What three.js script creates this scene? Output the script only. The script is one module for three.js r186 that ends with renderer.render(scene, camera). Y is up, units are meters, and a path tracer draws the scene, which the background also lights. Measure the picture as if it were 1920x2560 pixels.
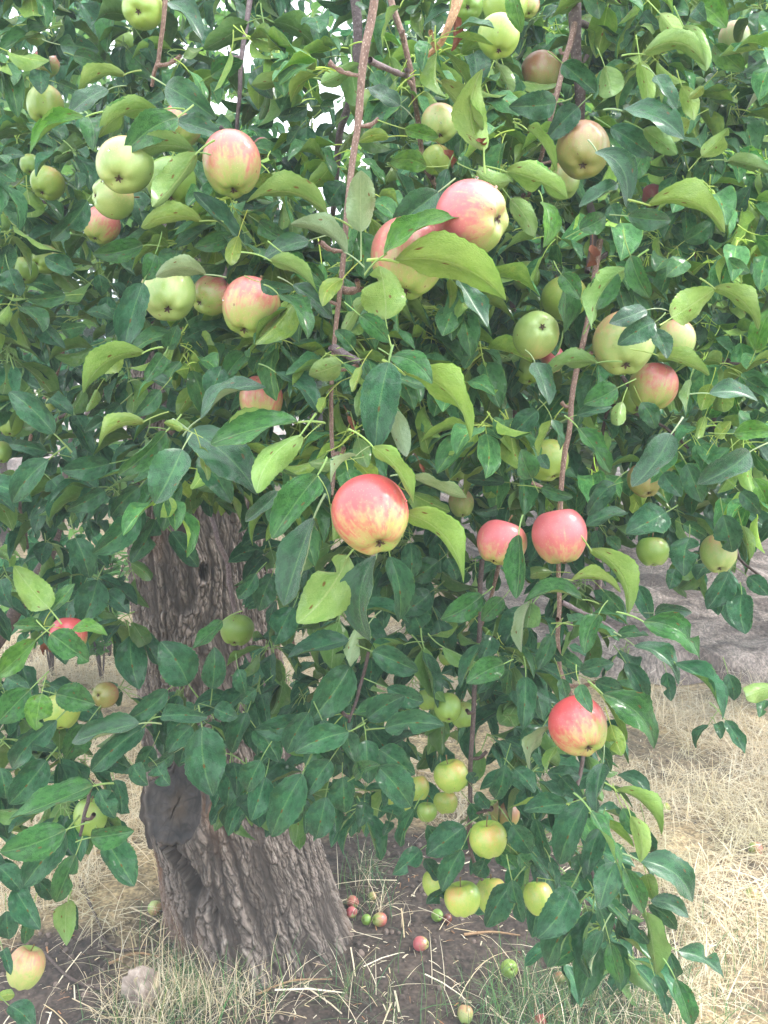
import * as THREE from 'three';
import { mergeGeometries } from 'three/addons/utils/BufferGeometryUtils.js';

// ------------------------------------------------------------------ camera, sky, sun, exposure
const EYE = 1.6, PITCH = 10 * Math.PI / 180, FOC = 2217;          // FOC: focal length in pixels of a 1920 x 2560 frame
const scene = new THREE.Scene();
const camera = new THREE.PerspectiveCamera(60, 0.75, 0.05, 300);
camera.position.set(0, EYE, 0);
camera.rotation.x = -PITCH;
const renderer = new THREE.WebGLRenderer({ antialias: true });
renderer.toneMapping = THREE.LinearToneMapping;
renderer.toneMappingExposure = 3.6;
renderer.shadowMap.enabled = true;
scene.fog = new THREE.FogExp2(new THREE.Color().setRGB(0.84, 0.94, 1.0), 0.0165);   // damp air after rain
{ // overcast sky: an even bright cloud layer, a little brighter overhead and round the hidden sun
  const W = 256, H = 128, d = new Float32Array(W * H * 4), s = new THREE.Vector3(0.66, 0.72, -0.12).normalize();
  for (let j = 0; j < H; j++) for (let i = 0; i < W; i++) {
    const el = ((j + 0.5) / H - 0.5) * Math.PI, az = ((i + 0.5) / W - 0.5) * 2 * Math.PI;
    const v = new THREE.Vector3(Math.cos(el) * Math.cos(az), Math.sin(el), Math.cos(el) * Math.sin(az));
    const up = Math.max(0, v.y), glow = Math.pow(Math.max(0, v.dot(s)), 3);
    const L = 0.95 + 0.2 * up + 0.9 * glow, k = (j * W + i) * 4;
    d[k] = L * 0.95; d[k + 1] = L * 1.0; d[k + 2] = L * 1.07; d[k + 3] = 1;
  }
  const t = new THREE.DataTexture(d, W, H, THREE.RGBAFormat, THREE.FloatType);
  t.mapping = THREE.EquirectangularReflectionMapping; t.magFilter = t.minFilter = THREE.LinearFilter; t.needsUpdate = true;
  scene.background = t; scene.environment = t;
}
const sun = new THREE.DirectionalLight(new THREE.Color(1, 0.95, 0.86), 1.3);
sun.position.set(6.6, 7.2, -1.2); sun.castShadow = true; sun.shadow.radius = 30;
Object.assign(sun.shadow.camera, { left: -8, right: 8, top: 8, bottom: -8, near: 0.5, far: 40 });
scene.add(sun, sun.target);

// ------------------------------------------------------------------ helpers
const V = (x, y, z) => new THREE.Vector3(x, y, z);
function rngOf(seed) { let a = seed >>> 0; return () => { a = (a + 0x6d2b79f5) | 0; let t = Math.imul(a ^ (a >>> 15), 1 | a); t = (t + Math.imul(t ^ (t >>> 7), 61 | t)) ^ t; return ((t ^ (t >>> 14)) >>> 0) / 4294967296; }; }
const R = rngOf(7), rr = (a, b, r = R) => a + (b - a) * r();
const clamp = (x, a = 0, b = 1) => Math.min(b, Math.max(a, x)), lerp = (a, b, t) => a + (b - a) * t;
const sm = (a, b, x) => { const t = clamp((x - a) / (b - a)); return t * t * (3 - 2 * t); };
function h2(x, y, s = 0) { let n = (Math.imul(x | 0, 374761393) + Math.imul(y | 0, 668265263) + Math.imul(s | 0, 974634777)) | 0; n = Math.imul(n ^ (n >>> 13), 1274126177); return ((n ^ (n >>> 16)) >>> 0) / 4294967296; }
function vn(x, y, s = 0, per = 0) { const xi = Math.floor(x), yi = Math.floor(y), fx = x - xi, fy = y - yi, u = fx * fx * (3 - 2 * fx), v = fy * fy * (3 - 2 * fy), w = (k) => (per ? ((k % per) + per) % per : k); return lerp(lerp(h2(w(xi), yi, s), h2(w(xi + 1), yi, s), u), lerp(h2(w(xi), yi + 1, s), h2(w(xi + 1), yi + 1, s), u), v); }
function fbm(x, y, o = 4, s = 0, per = 0) { let a = 0.5, r = 0; for (let i = 0; i < o; i++) { r += a * vn(x, y, s + i, per); x *= 2; y *= 2; if (per) per *= 2; a *= 0.5; } return r; }
function vor(x, y, s = 0, per = 0) { const xi = Math.floor(x), yi = Math.floor(y); let a = 9, b = 9, id = 0; for (let j = -1; j < 2; j++) for (let i = -1; i < 2; i++) { const cx = per ? (((xi + i) % per) + per) % per : xi + i, cy = yi + j, dx = xi + i + h2(cx, cy, s) - x, dy = cy + h2(cx, cy, s + 1) - y, q = dx * dx + dy * dy; if (q < a) { b = a; a = q; id = h2(cx, cy, s + 2); } else if (q < b) b = q; } return [Math.sqrt(a), Math.sqrt(b), id]; }
const srgb = (c) => (c <= 0.04045 ? c / 12.92 : Math.pow((c + 0.055) / 1.055, 2.4));
const lin = (r, g, b) => new THREE.Color().setRGB(srgb(r / 255), srgb(g / 255), srgb(b / 255));
const CP = Math.cos(PITCH), SP = Math.sin(PITCH);
function at(px, py, d) { const x = (px - 960) / FOC * d, y = -(py - 1280) / FOC * d; return V(x, EYE + y * CP - d * SP, -y * SP - d * CP); }
function pix(p) { const y = p.y - EYE, d = -p.z * CP - y * SP, v = y * CP - p.z * SP; return [960 + p.x / d * FOC, 1280 - v / d * FOC, d]; }
const camVec = (x, y, z) => V(x, y * CP + z * SP, -y * SP + z * CP);      // from camera axes (x right, y up, z to the viewer) to the world
function gnd(x, z) { return 0.05 * (fbm(x * 1.3 + 9, z * 1.3 + 4, 3, 50) - 0.45) + 0.03 * (fbm(x * 7, z * 7, 2, 55) - 0.4); }
function onGround(px, py) { const a = at(px, py, 1).sub(V(0, EYE, 0)), t = -EYE / a.y, p = V(a.x * t, 0, a.z * t); p.y = gnd(p.x, p.z); return p; }
const taken = {};
function numbered(n) { const k = (taken[n] = (taken[n] ?? -1) + 1); return k ? `${n}_${String(k).padStart(3, '0')}` : n; }
function tag(o, label, category, group, kind) { if (label) o.userData.label = label; if (category) o.userData.category = category; if (group) o.userData.group = group; if (kind) o.userData.kind = kind; return o; }
function part(name, geo, mat, parent, kind) { const m = new THREE.Mesh(geo, mat); m.name = parent ? name : numbered(name); m.castShadow = m.receiveShadow = true; if (kind) m.userData.kind = kind; (parent || scene).add(m); return m; }
function base(name, p, label, category, group) { const g = new THREE.Group(); g.name = numbered(name); g.position.copy(p); scene.add(g); return tag(g, label, category, group); }
function tex(w, h, f, color = true, rep = false) {
  const d = new Uint8Array(w * h * 4);
  for (let j = 0; j < h; j++) for (let i = 0; i < w; i++) { const c = f((i + 0.5) / w, (j + 0.5) / h), k = (j * w + i) * 4; for (let q = 0; q < 3; q++) d[k + q] = clamp(c[q], 0, 1) * 255; d[k + 3] = 255; }
  const t = new THREE.DataTexture(d, w, h); t.magFilter = THREE.LinearFilter; t.minFilter = THREE.LinearFilter; if (color) t.colorSpace = THREE.SRGBColorSpace;
  if (rep) t.wrapS = t.wrapT = THREE.RepeatWrapping; t.needsUpdate = true; return t;
}
const mix3 = (a, b, t) => [lerp(a[0], b[0], t), lerp(a[1], b[1], t), lerp(a[2], b[2], t)];
const rgb = (r, g, b) => [r / 255, g / 255, b / 255];
function rawGeo(pos, uv, idx, col) { const g = new THREE.BufferGeometry(); g.setAttribute('position', new THREE.Float32BufferAttribute(pos, 3)); if (uv) g.setAttribute('uv', new THREE.Float32BufferAttribute(uv, 2)); if (col) g.setAttribute('color', new THREE.Float32BufferAttribute(col, 3)); g.setIndex(idx); g.computeVertexNormals(); return g; }

// ------------------------------------------------------------------ ground: one sheet to the horizon; soil under the tree, straw round it
const TB = V(-0.31, 0, -2.62);                       // where the trunk stands
function soilAt(x, z) { const n = fbm(x * 2.1 + 3, z * 2.1, 3, 60) - 0.45; const e = Math.hypot((x - 0.05) / 0.85, (z + 2.2) / 0.62), e2 = Math.hypot((x + 0.88) / 0.25, (z + 2.0) / 0.36); return clamp(1 - sm(0.75, 1.15, Math.min(e, e2) + n * 0.7)); }
function fieldEdge(x) { return -4.55 + 0.18 * x + 0.1 * Math.sin(x * 2.1) + 0.35 * (fbm(x * 2.2 + 5, 3, 3, 66) - 0.45) - 7 * (1 - sm(-0.2, 0.75, x)); }   // the ploughed land starts behind this line
{
  const line = (n, near, far) => { const a = []; for (let i = -n; i <= n; i++) { const t = i / n; a.push(Math.sign(t) * (near * Math.abs(t) + far * Math.pow(Math.abs(t), 7))); } return a; };
  const xs = line(150, 4.2, 120), zs = line(160, 4.2, 120).map((z) => z - 2.8), pos = [], uv = [], idx = [], col = [];
  const soil = [0.115, 0.086, 0.072], straw = [0.64, 0.5, 0.29];
  for (const z of zs) for (const x of xs) {
    const rough = Math.hypot(x, z + 2.8) < 6 ? 1 : 0.5; pos.push(x, gnd(x, z) * rough, z); uv.push(x, z);
    const c = mix3(straw, soil, Math.max(soilAt(x, z), 0.55 * sm(0.45, 0.6, fbm(x * 3, z * 3, 3, 71)))); col.push(...c);
  }
  const n = xs.length;
  for (let j = 0; j < zs.length - 1; j++) for (let i = 0; i < n - 1; i++) { const a = j * n + i; idx.push(a, a + n, a + 1, a + 1, a + n, a + n + 1); }
  const grain = tex(512, 512, (u, v) => { const f = 0.55 * fbm(u * 24, v * 24, 5, 3, 24) + 0.45 * vn(u * 170, v * 170, 8, 170), w = vor(u * 40, v * 40, 5, 40)[0]; const q = clamp(0.45 + 0.75 * f - 0.2 * w + (h2(u * 512, v * 512, 4) > 0.985 ? 0.35 : 0)); return [q, q * 0.985, q * 0.97]; }, true, true);
  const bump = tex(512, 512, (u, v) => { const q = 0.6 * fbm(u * 20, v * 20, 5, 13, 20) + 0.5 * (0.6 - vor(u * 36, v * 36, 5, 36)[0]); return [q, q, q]; }, false, true);
  part('ground', rawGeo(pos, uv, idx, col), new THREE.MeshStandardMaterial({ vertexColors: true, map: grain, bumpMap: bump, bumpScale: 0.012, roughness: 0.95 }), null, 'structure');
  // ploughed land: clods in low furrows
  const p2 = [], u2 = [], i2 = [], c2 = [], nx = 220, nz = 160;
  for (let j = 0; j <= nz; j++) for (let i = 0; i <= nx; i++) {
    const x = lerp(-9, 13, i / nx), t = j / nz, z = fieldEdge(x) - 0.02 - t * 4 - 26 * t * t * t, e = sm(0, 0.03, t);
    p2.push(x, gnd(x, z) * 1 + 0.006 + e * (0.03 + 0.05 * (0.5 + 0.5 * Math.sin((z * 1 + x * 0.25) * 17)) * (0.3 + vn(x * 3, z * 3, 21)) + 0.13 * fbm(x * 5, z * 5, 4, 23)), z); u2.push(x, z);
    const f = fbm(x * 6, z * 6, 3, 27); c2.push(...mix3([0.22, 0.17, 0.15], [0.52, 0.44, 0.4], sm(0.3, 0.6, f + 0.25 * (vn(x * 19, z * 19, 28) - 0.5))));
  }
  for (let j = 0; j < nz; j++) for (let i = 0; i < nx; i++) { const a = j * (nx + 1) + i, b = a + nx + 1; i2.push(a, a + 1, b, a + 1, b + 1, b); }
  part('ploughed_field', rawGeo(p2, u2, i2, c2), new THREE.MeshStandardMaterial({ vertexColors: true, map: grain, bumpMap: bump, bumpScale: 0.015, roughness: 0.95 }), null, 'structure');
}

// ------------------------------------------------------------------ grass and straw
function bladeGeo(len, w, bend, seg = 4) { const pos = [], uv = [], idx = []; for (let i = 0; i <= seg; i++) { const t = i / seg, y = len * t * (1 - 0.25 * bend * t), z = len * bend * t * t * 0.8, q = w * (1 - 0.85 * t * t) / 2; pos.push(-q, y, z, q, y, z - q * 0.3); uv.push(0, t, 1, t); if (i < seg) { const a = i * 2; idx.push(a, a + 1, a + 2, a + 1, a + 3, a + 2); } } return rawGeo(pos, uv, idx); }
function scatter(name, label, category, geo, mat, list) {
  const m = new THREE.InstancedMesh(geo, mat, list.length), o = new THREE.Object3D(); o.rotation.order = 'YXZ';
  list.forEach((s, i) => { o.position.set(s.x, s.y, s.z); o.rotation.set(s.tilt, s.turn, s.roll || 0); o.scale.set(s.s * (s.w || 1), s.s, s.s); o.updateMatrix(); m.setMatrixAt(i, o.matrix); m.setColorAt(i, s.c); });
  m.name = numbered(name); m.castShadow = m.receiveShadow = true; tag(m, label, category, null, 'stuff'); scene.add(m); return m;
}
{
  const bm = new THREE.MeshPhysicalMaterial({ roughness: 1, side: THREE.DoubleSide, transmission: 0.2, thickness: 0 }), r = rngOf(31);
  const straw = [], lying = [], green = [], stub = [];
  const patch = (x, z, c) => { const p = fbm(x * 1.7 + 3, z * 1.7 + 8, 3, 120); return c.multiplyScalar(0.66 + 0.34 * sm(0.26, 0.5, p)).lerp(new THREE.Color().setRGB(0.3, 0.3, 0.14), 0.45 * sm(0.52, 0.66, fbm(x * 2.6, z * 2.6, 3, 130))); };
  const tan = () => { const c = new THREE.Color().setRGB(0.76, 0.59, 0.35).lerp(new THREE.Color().setRGB(0.94, 0.85, 0.66), r()); return c.multiplyScalar(rr(0.72, 1.0, r)); };
  for (let i = 0; i < 240000; i++) {
    const near = i % 3, z = near ? rr(-5, -1.35, r) : rr(-9, -4, r), x = near ? rr(-2.6, 3.2, r) : rr(-6, 7, r), s = soilAt(x, z), clump = fbm(x * 4, z * 4, 3, 90);
    if (z < fieldEdge(x) + 0.05) continue;
    if (r() < s * 0.985 || clump < 0.39 + 0.08 * r()) continue;
    if (Math.hypot(x - TB.x - 0.02, z - TB.z) < 0.24) continue;
    const flat = r() < 0.62;
    (flat ? lying : straw).push({ x, y: gnd(x, z) + rr(0.0, flat ? 0.035 : 0.0, r), z, tilt: flat ? rr(1.15, 1.62, r) : rr(-0.1, 0.95, r), turn: rr(0, 6.28, r), s: flat ? rr(0.35, 1.0, r) : rr(0.25, 0.75, r) * (0.6 + clump), w: rr(0.7, 1.3, r), c: patch(x, z, tan()) });
  }
  for (let i = 0; i < 150; i++) { const x = rr(-1.5, 1.1, r), z = rr(-2.9, -1.5, r); if (Math.hypot(x - TB.x, z - TB.z) < 0.26) continue; lying.push({ x, y: gnd(x, z) + rr(0.004, 0.02, r), z, tilt: rr(1.4, 1.6, r), turn: rr(0, 6.28, r), s: rr(0.5, 1.5, r), w: rr(0.8, 1.6, r), c: tan() }); }
  for (const [px, py, n, sp, g] of [[500, 2470, 900, 0.2, 0.5], [430, 2540, 500, 0.16, 0.4], [560, 2450, 260, 0.12, 0.5], [1500, 2530, 900, 0.22, 0.8], [1330, 2540, 420, 0.16, 0.9], [1700, 2480, 500, 0.3, 0.45], [1640, 2300, 260, 0.3, 0.4], [880, 2190, 160, 0.1, 0.7], [930, 2280, 80, 0.1, 0.6], [860, 2480, 60, 0.07, 0.9], [1000, 2550, 70, 0.16, 0.8], [420, 2330, 60, 0.08, 0.8], [1900, 2400, 300, 0.2, 0.3]]) {
    const c = onGround(px, py);
    for (let i = 0; i < n; i++) { const a = rr(0, 6.28, r), q = sp * Math.sqrt(-Math.log(1 - 0.98 * r())) * 0.8, x = c.x + Math.cos(a) * q, z = c.z + Math.sin(a) * q * 0.7, isG = r() < g; if (Math.hypot(x - TB.x, z - TB.z) < 0.23) continue;
      (isG ? green : straw).push({ x, y: gnd(x, z), z, tilt: rr(-0.3, 1.1, r), turn: rr(0, 6.28, r), s: rr(0.25, 0.75, r), w: rr(0.7, 1.2, r), c: isG ? new THREE.Color().setRGB(rr(0.06, 0.15, r), rr(0.14, 0.24, r), rr(0.05, 0.09, r)) : tan() }); }
  }
  for (let i = 0; i < 24000; i++) { const x = rr(-5, 9, r), z = fieldEdge(x) - Math.pow(r(), 1.6) * 7 - 0.05, cl = fbm(x * 3, z * 3, 3, 40); if (r() > 1.3 * cl) continue; stub.push({ x, y: gnd(x, z) + 0.05, z, tilt: rr(0.3, 1.5, r), turn: rr(0, 6.28, r), s: rr(0.3, 0.9, r), w: rr(0.7, 1.4, r), c: new THREE.Color().setRGB(0.72, 0.63, 0.54).multiplyScalar(rr(0.65, 1.2, r)) }); }
  const clods = [], chips = [];
  for (let i = 0; i < 8000; i++) { const x = rr(-1.8, 1.6, r), z = rr(-3.4, -1.3, r), s = soilAt(x, z); if (r() > 0.1 + 0.9 * s || Math.hypot(x - TB.x, z - TB.z) < 0.24) continue; const q = 0.0018 + 0.009 * Math.pow(r(), 6); clods.push({ x, y: gnd(x, z) + q * 0.25, z, tilt: rr(0, 6, r), turn: rr(0, 6, r), roll: rr(0, 6, r), s: q, c: new THREE.Color().setRGB(0.12, 0.09, 0.075).multiplyScalar(rr(0.55, 1.7, r)) }); }
  for (let i = 0; i < 5200; i++) { const x = rr(-1.8, 2.2, r), z = rr(-3.6, -1.3, r); if (Math.hypot(x - TB.x, z - TB.z) < 0.24) continue; const k = r(); chips.push({ x, y: gnd(x, z) + 0.004, z, tilt: rr(1.2, 1.9, r), turn: rr(0, 6.28, r), roll: rr(-0.5, 0.5, r), s: rr(0.1, 0.42, r), w: rr(0.9, 2.6, r), c: k < 0.7 ? tan() : new THREE.Color().setRGB(0.34, 0.17, 0.08).multiplyScalar(rr(0.5, 1.3, r)) }); }
  const cg = new THREE.IcosahedronGeometry(1, 1), cp = cg.attributes.position; for (let i = 0; i < cp.count; i++) { const q = 0.75 + 0.5 * vn(cp.getX(i) * 2 + 7, cp.getY(i) * 2 + cp.getZ(i) * 3 + 9, 3); cp.setXYZ(i, cp.getX(i) * q, cp.getY(i) * q * 0.8, cp.getZ(i) * q); } cg.computeVertexNormals();
  scatter('soil_crumbs', 'loose crumbs and small clods of dark soil under the tree', 'soil', cg, new THREE.MeshStandardMaterial({ roughness: 0.95 }), clods);
  scatter('litter', 'short bits of broken straw and brown leaf scattered over the soil', 'litter', bladeGeo(0.12, 0.005, 0.5, 3), bm, chips);
  const g0 = bladeGeo(0.2, 0.0032, 0.55), g1 = bladeGeo(0.19, 0.003, 0.3, 3);
  scatter('dry_grass', 'standing dry yellow grass covering the ground around the tree', 'grass', g0, bm, straw);
  scatter('straw_litter', 'loose pale straw lying across the ground and soil', 'straw', g1, bm, lying);
  scatter('green_grass', 'short green grass growing in tufts along the bottom of the picture', 'grass', g0, bm, green);
  scatter('field_stubble', 'pale dry stalks scattered over the grey ploughed land', 'stubble', g1, bm, stub);
}
// ------------------------------------------------------------------ apple tree: trunk, limbs and shoots
const tree = base('apple_tree', V(TB.x, gnd(TB.x, TB.z), TB.z), 'old apple tree with thick furrowed trunk, hanging shoots and ripening fruit', 'apple tree');
const toTree = new THREE.Matrix4().makeTranslation(-tree.position.x, -tree.position.y, -tree.position.z);
const local = (g) => g.applyMatrix4(toTree);
function barkH(u, v) { // 0 in the furrows, 1 on the ridges; u goes once round, v is the height over 1.3 m
  const w = fbm(u * 9, v * 5, 3, 11, 9) - 0.45, w2 = fbm(u * 28, v * 14, 2, 12, 28) - 0.4, w3 = fbm(u * 90, v * 60, 2, 14, 90) - 0.4, U = u + 0.03 * w + 0.014 * w2 + 0.006 * w3;
  const a = Math.abs(vn(U * 48, v * 6 + w * 2, 21, 48) - 0.5) * 2, a2 = Math.abs(vn(U * 20, v * 2.2 + w, 22, 20) - 0.5) * 2, W = u + 0.03 * w + 0.03 * w2 + 0.012 * w3, vv = v + 0.05 * w2 + 0.03 * w3, pl = vor(W * 112, vv * 30 + w * 4, 31, 112), p2 = vor(W * 190, vv * 90, 35, 190), k = fbm(u * 150, v * 120, 3, 27, 150);
  return clamp((0.3 + 0.7 * sm(0.02, 0.36, a)) * (0.45 + 0.55 * sm(0, 0.22, a2)) * (0.45 + 0.55 * sm(0.02, 0.34, pl[1] - pl[0])) * (0.7 + 0.3 * sm(0.02, 0.35, p2[1] - p2[0])) * (0.6 + 0.4 * pl[2]) * (0.55 + 0.95 * k) * 1.25);
}
const BW = 1024, BH = 1536, barkCache = new Float32Array(BW * BH);
const barkMap = tex(BW, BH, (u, v) => {
  const V_ = (v - 0.2) * 2, h = (barkCache[Math.floor(v * BH) * BW + Math.floor(u * BW)] = barkH(u, V_)), f = fbm(u * 50, V_ * 40, 4, 5, 50), g = vn(u * 260, V_ * 60, 9, 260), red = sm(0.5, 0.68, fbm(u * 8, V_ * 3, 3, 33, 8)), pale = sm(0.45, 0.7, fbm(u * 6, V_ * 4, 3, 43, 6));
  let c = mix3(rgb(40, 33, 29), rgb(126, 115, 107), clamp(h * (0.6 + 1.0 * f) + 0.05)); c = mix3(c, rgb(132, 88, 62), 0.75 * red * (1 - 0.6 * h)); c = mix3(c, rgb(140, 131, 124), 0.45 * pale * h); return mix3(c, rgb(164, 158, 150), 0.5 * sm(0.72, 0.9, g) * h);
}, true, true);
const barkBump = tex(BW, BH, (u, v) => { const q = 0.75 * barkCache[Math.floor(v * BH) * BW + Math.floor(u * BW)] + 0.25 * fbm(u * 110, v * 130, 3, 5, 110); return [q, q, q]; }, false, true);
const barkMat = new THREE.MeshStandardMaterial({ map: barkMap, bumpMap: barkBump, bumpScale: 0.01, roughness: 0.92 });
const segD = (px, py, ax, ay, bx, by) => { const t = clamp(((px - ax) * (bx - ax) + (py - ay) * (by - ay)) / ((bx - ax) ** 2 + (by - ay) ** 2)); return [Math.hypot(px - ax - t * (bx - ax), py - ay - t * (by - ay)), t]; };
{
  const way = [[675, 2420, 2.5, 0.252], [640, 2290, 2.53, 0.238], [600, 2120, 2.54, 0.226], [572, 1980, 2.55, 0.218], [545, 1800, 2.55, 0.212], [520, 1600, 2.55, 0.203], [502, 1400, 2.55, 0.198], [492, 1150, 2.55, 0.19], [500, 900, 2.55, 0.185], [520, 700, 2.55, 0.18], [560, 520, 2.55, 0.15]];
  const pts = way.map(([x, y, d]) => at(x, y, d)); pts.unshift(V(pts[0].x + 0.02, -0.25, pts[0].z)); const rad = [0.28, ...way.map((w) => w[3])];
  const curve = new THREE.CatmullRomCurve3(pts), nA = 420, nH = 500, pos = [], uv = [], idx = [], q = V(0, 0, 0), n = pts.length - 1, axis = [];
  for (let j = 0; j <= nH; j++) {
    const t = j / nH, c = curve.getPoint(t), k = t * n, i0 = Math.min(n - 1, Math.floor(k)), r0 = lerp(rad[i0], rad[i0 + 1], k - i0);
    axis.push([c.y, c.x, c.z, r0]);
    for (let i = 0; i <= nA; i++) {
      const a = i / nA * 2 * Math.PI, dx = Math.cos(a), dz = Math.sin(a), h = barkH(i / nA, c.y / 1.3), low = Math.exp(-Math.max(0, c.y) / 0.16);
      let r = r0 * (1 + 0.05 * (fbm(i / nA * 6, c.y * 3, 2, 77, 6) - 0.4) + low * (0.05 + 0.09 * Math.sin(a * 4 + 0.6))) + 0.012 * (h - 0.4);
      q.set(c.x + dx * r, c.y, c.z + dz * r); const [px, py] = pix(q);
      if (dz > -0.35) { // a long split below the pruned stub, and a knot hole
        const [e, tt] = segD(px, py, 410, 2080, 540, 2300); if (e < 17) r -= 0.095 * Math.sqrt(1 - e / 17) * (1 - 0.75 * tt) * (dz > 0 ? 1 : 0.6);
        const kx = (px - 508) / 13, ky = (py - 1432) / 26, kd = Math.hypot(kx, ky); if (kd < 1.6) r += kd < 1 ? -0.05 * (1 - kd * kd) : 0.012 * (1.6 - kd);
        const bx = (px - 442) / 74, by = (py - 2008) / 118, bd = Math.hypot(bx, by); if (bd < 1.5) { const s = 1 - sm(0.85, 1.5, bd); r += s * (0.016 - 0.012 * (h - 0.4)) - 0.03 * (1 - sm(0.7, 0.95, bd)); }
        q.set(c.x + dx * r, c.y, c.z + dz * r);
      }
      pos.push(q.x, q.y, q.z); uv.push(i / nA, c.y / 2.6 + 0.2);
      if (i < nA && j < nH) { const b = j * (nA + 1) + i; idx.push(b, b + nA + 1, b + 1, b + 1, b + nA + 1, b + nA + 2); }
    }
  }
  const trunk = part('trunk', local(rawGeo(pos, uv, idx)), barkMat, tree);
  // the sawn-off limb on the left of the trunk: a weathered grey face inside a rounded callus lip, following the bark
  const axisAt = (y) => { let i = 0; while (i < axis.length - 2 && axis[i + 1][0] < y) i++; const p = axis[i], z = axis[i + 1], f = clamp((y - p[0]) / (z[0] - p[0] || 1)); return [lerp(p[1], z[1], f), lerp(p[2], z[2], f), lerp(p[3], z[3], f)]; };
  const rim = [], ru = [], rx = [], nR = 26, nS = 80;
  for (let j = 0; j <= nR; j++) for (let i = 0; i <= nS; i++) {
    const t = j / nR, a = i / nS * 2 * Math.PI, s = t * 1.16, wob = 1 + 0.1 * Math.sin(a * 2 + 1) + 0.05 * Math.sin(a * 5) + 0.035 * Math.sin(a * 11 + 2) + 0.025 * Math.sin(a * 19) + 0.14 * (vn(a * 2.5, 2, 3) - 0.5) * sm(0, 0.3, Math.PI - Math.abs(a - Math.PI)), px = 442 + Math.cos(a - 0.15) * s * wob * 74, py = 2008 - Math.sin(a) * s * wob * 116;
    let off = 0.012 + 0.012 * (fbm(px * 0.05, py * 0.05, 3, 6) - 0.4); const ca = segD(px, py, 450, 1990 + 8 * Math.sin(px * 0.3), 426, 2050)[0]; off -= 0.009 * (1 - sm(0.4, 2, ca)) - 0.01 * (fbm(px * 0.03, py * 0.03, 2, 16) - 0.4) + 0.006 * (1 - sm(2, 9, Math.hypot(px - 450, py - 1990)));
    off += 0.007 * Math.exp(-(((s - 0.98) / 0.1) ** 2)) * (0.2 + 1.3 * fbm(a * 4, s * 6, 3, 9)) - 0.1 * sm(1.02, 1.16, s);
    let best = 1e9, hit = null; for (let d = 2.26; d < 2.62; d += 0.002) { const p = at(px, py, d), [ax, az, ar_] = axisAt(p.y), e = Math.hypot(p.x - ax, p.z - az) - ar_ - off; if (e < best) { best = e; hit = p; } if (e < 0) break; }
    rim.push(hit.x, hit.y, hit.z); ru.push(0.5 + Math.cos(a) * s * 0.42, 0.5 + Math.sin(a) * s * 0.42); if (i < nS && j < nR) { const b = j * (nS + 1) + i; rx.push(b, b + nS + 1, b + 1, b + 1, b + nS + 1, b + nS + 2); }
  }
  const wood = tex(256, 256, (u, v) => { const x = u - 0.5, y = v - 0.5, d = Math.hypot(x, y), f = fbm(u * 9, v * 9, 4, 3), g = vn(d * 60 + f * 3, Math.atan2(y, x) * 3, 6); let c = mix3(rgb(30, 29, 32), rgb(96, 88, 84), clamp(f * 0.9 + 0.25 * g - 0.15)); c = mix3(c, rgb(92, 78, 64), 0.6 * (1 - sm(0.04, 0.2, Math.hypot(x - 0.02, (y + 0.05) * 0.8) + 0.1 * (f - 0.5)))); const an = Math.atan2(y, x), ck = Math.abs(vn(an * 5 + 20, d * 5, 8) - 0.5); c = mix3(c, rgb(24, 22, 22), 0.4 * (1 - sm(0.008, 0.05, ck)) * sm(0.05, 0.15, d)); return mix3(c, mix3(rgb(54, 47, 44), rgb(104, 95, 88), f), sm(0.36, 0.44, d + 0.08 * (f - 0.5)) * 0.9); });
  part('pruned_stub', local(rawGeo(rim, ru, rx)), new THREE.MeshStandardMaterial({ map: wood, bumpMap: wood, bumpScale: 0.005, roughness: 0.92, side: THREE.DoubleSide }), tree).userData.label = 'weathered grey pruning scar with a radial crack';
}
const twigTex = (c0, c1, lent, seed) => tex(128, 256, (u, v) => { const f = fbm(u * 8, v * 30, 4, seed, 8), g = vn(u * 30, v * 90, seed + 4, 30); let c = mix3(c0, c1, clamp(f * 1.3 - 0.1)); const l = vor(u * 8, v * 26, seed + 5, 8)[0]; c = mix3(c, lent, 0.6 * (1 - sm(0.1, 0.22, l))); return mix3(c, rgb(60, 50, 48), 0.25 * sm(0.7, 0.9, g)); }, true, true);
const tw = [twigTex(rgb(98, 74, 64), rgb(150, 124, 110), rgb(200, 186, 174), 3), twigTex(rgb(92, 76, 78), rgb(138, 122, 124), rgb(170, 158, 154), 13), twigTex(rgb(62, 50, 48), rgb(102, 86, 80), rgb(128, 118, 110), 23), twigTex(rgb(138, 104, 74), rgb(186, 152, 116), rgb(210, 186, 150), 33)].map((m) => new THREE.MeshStandardMaterial({ map: m, bumpMap: m, bumpScale: 0.0015, roughness: 0.8 }));
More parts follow.
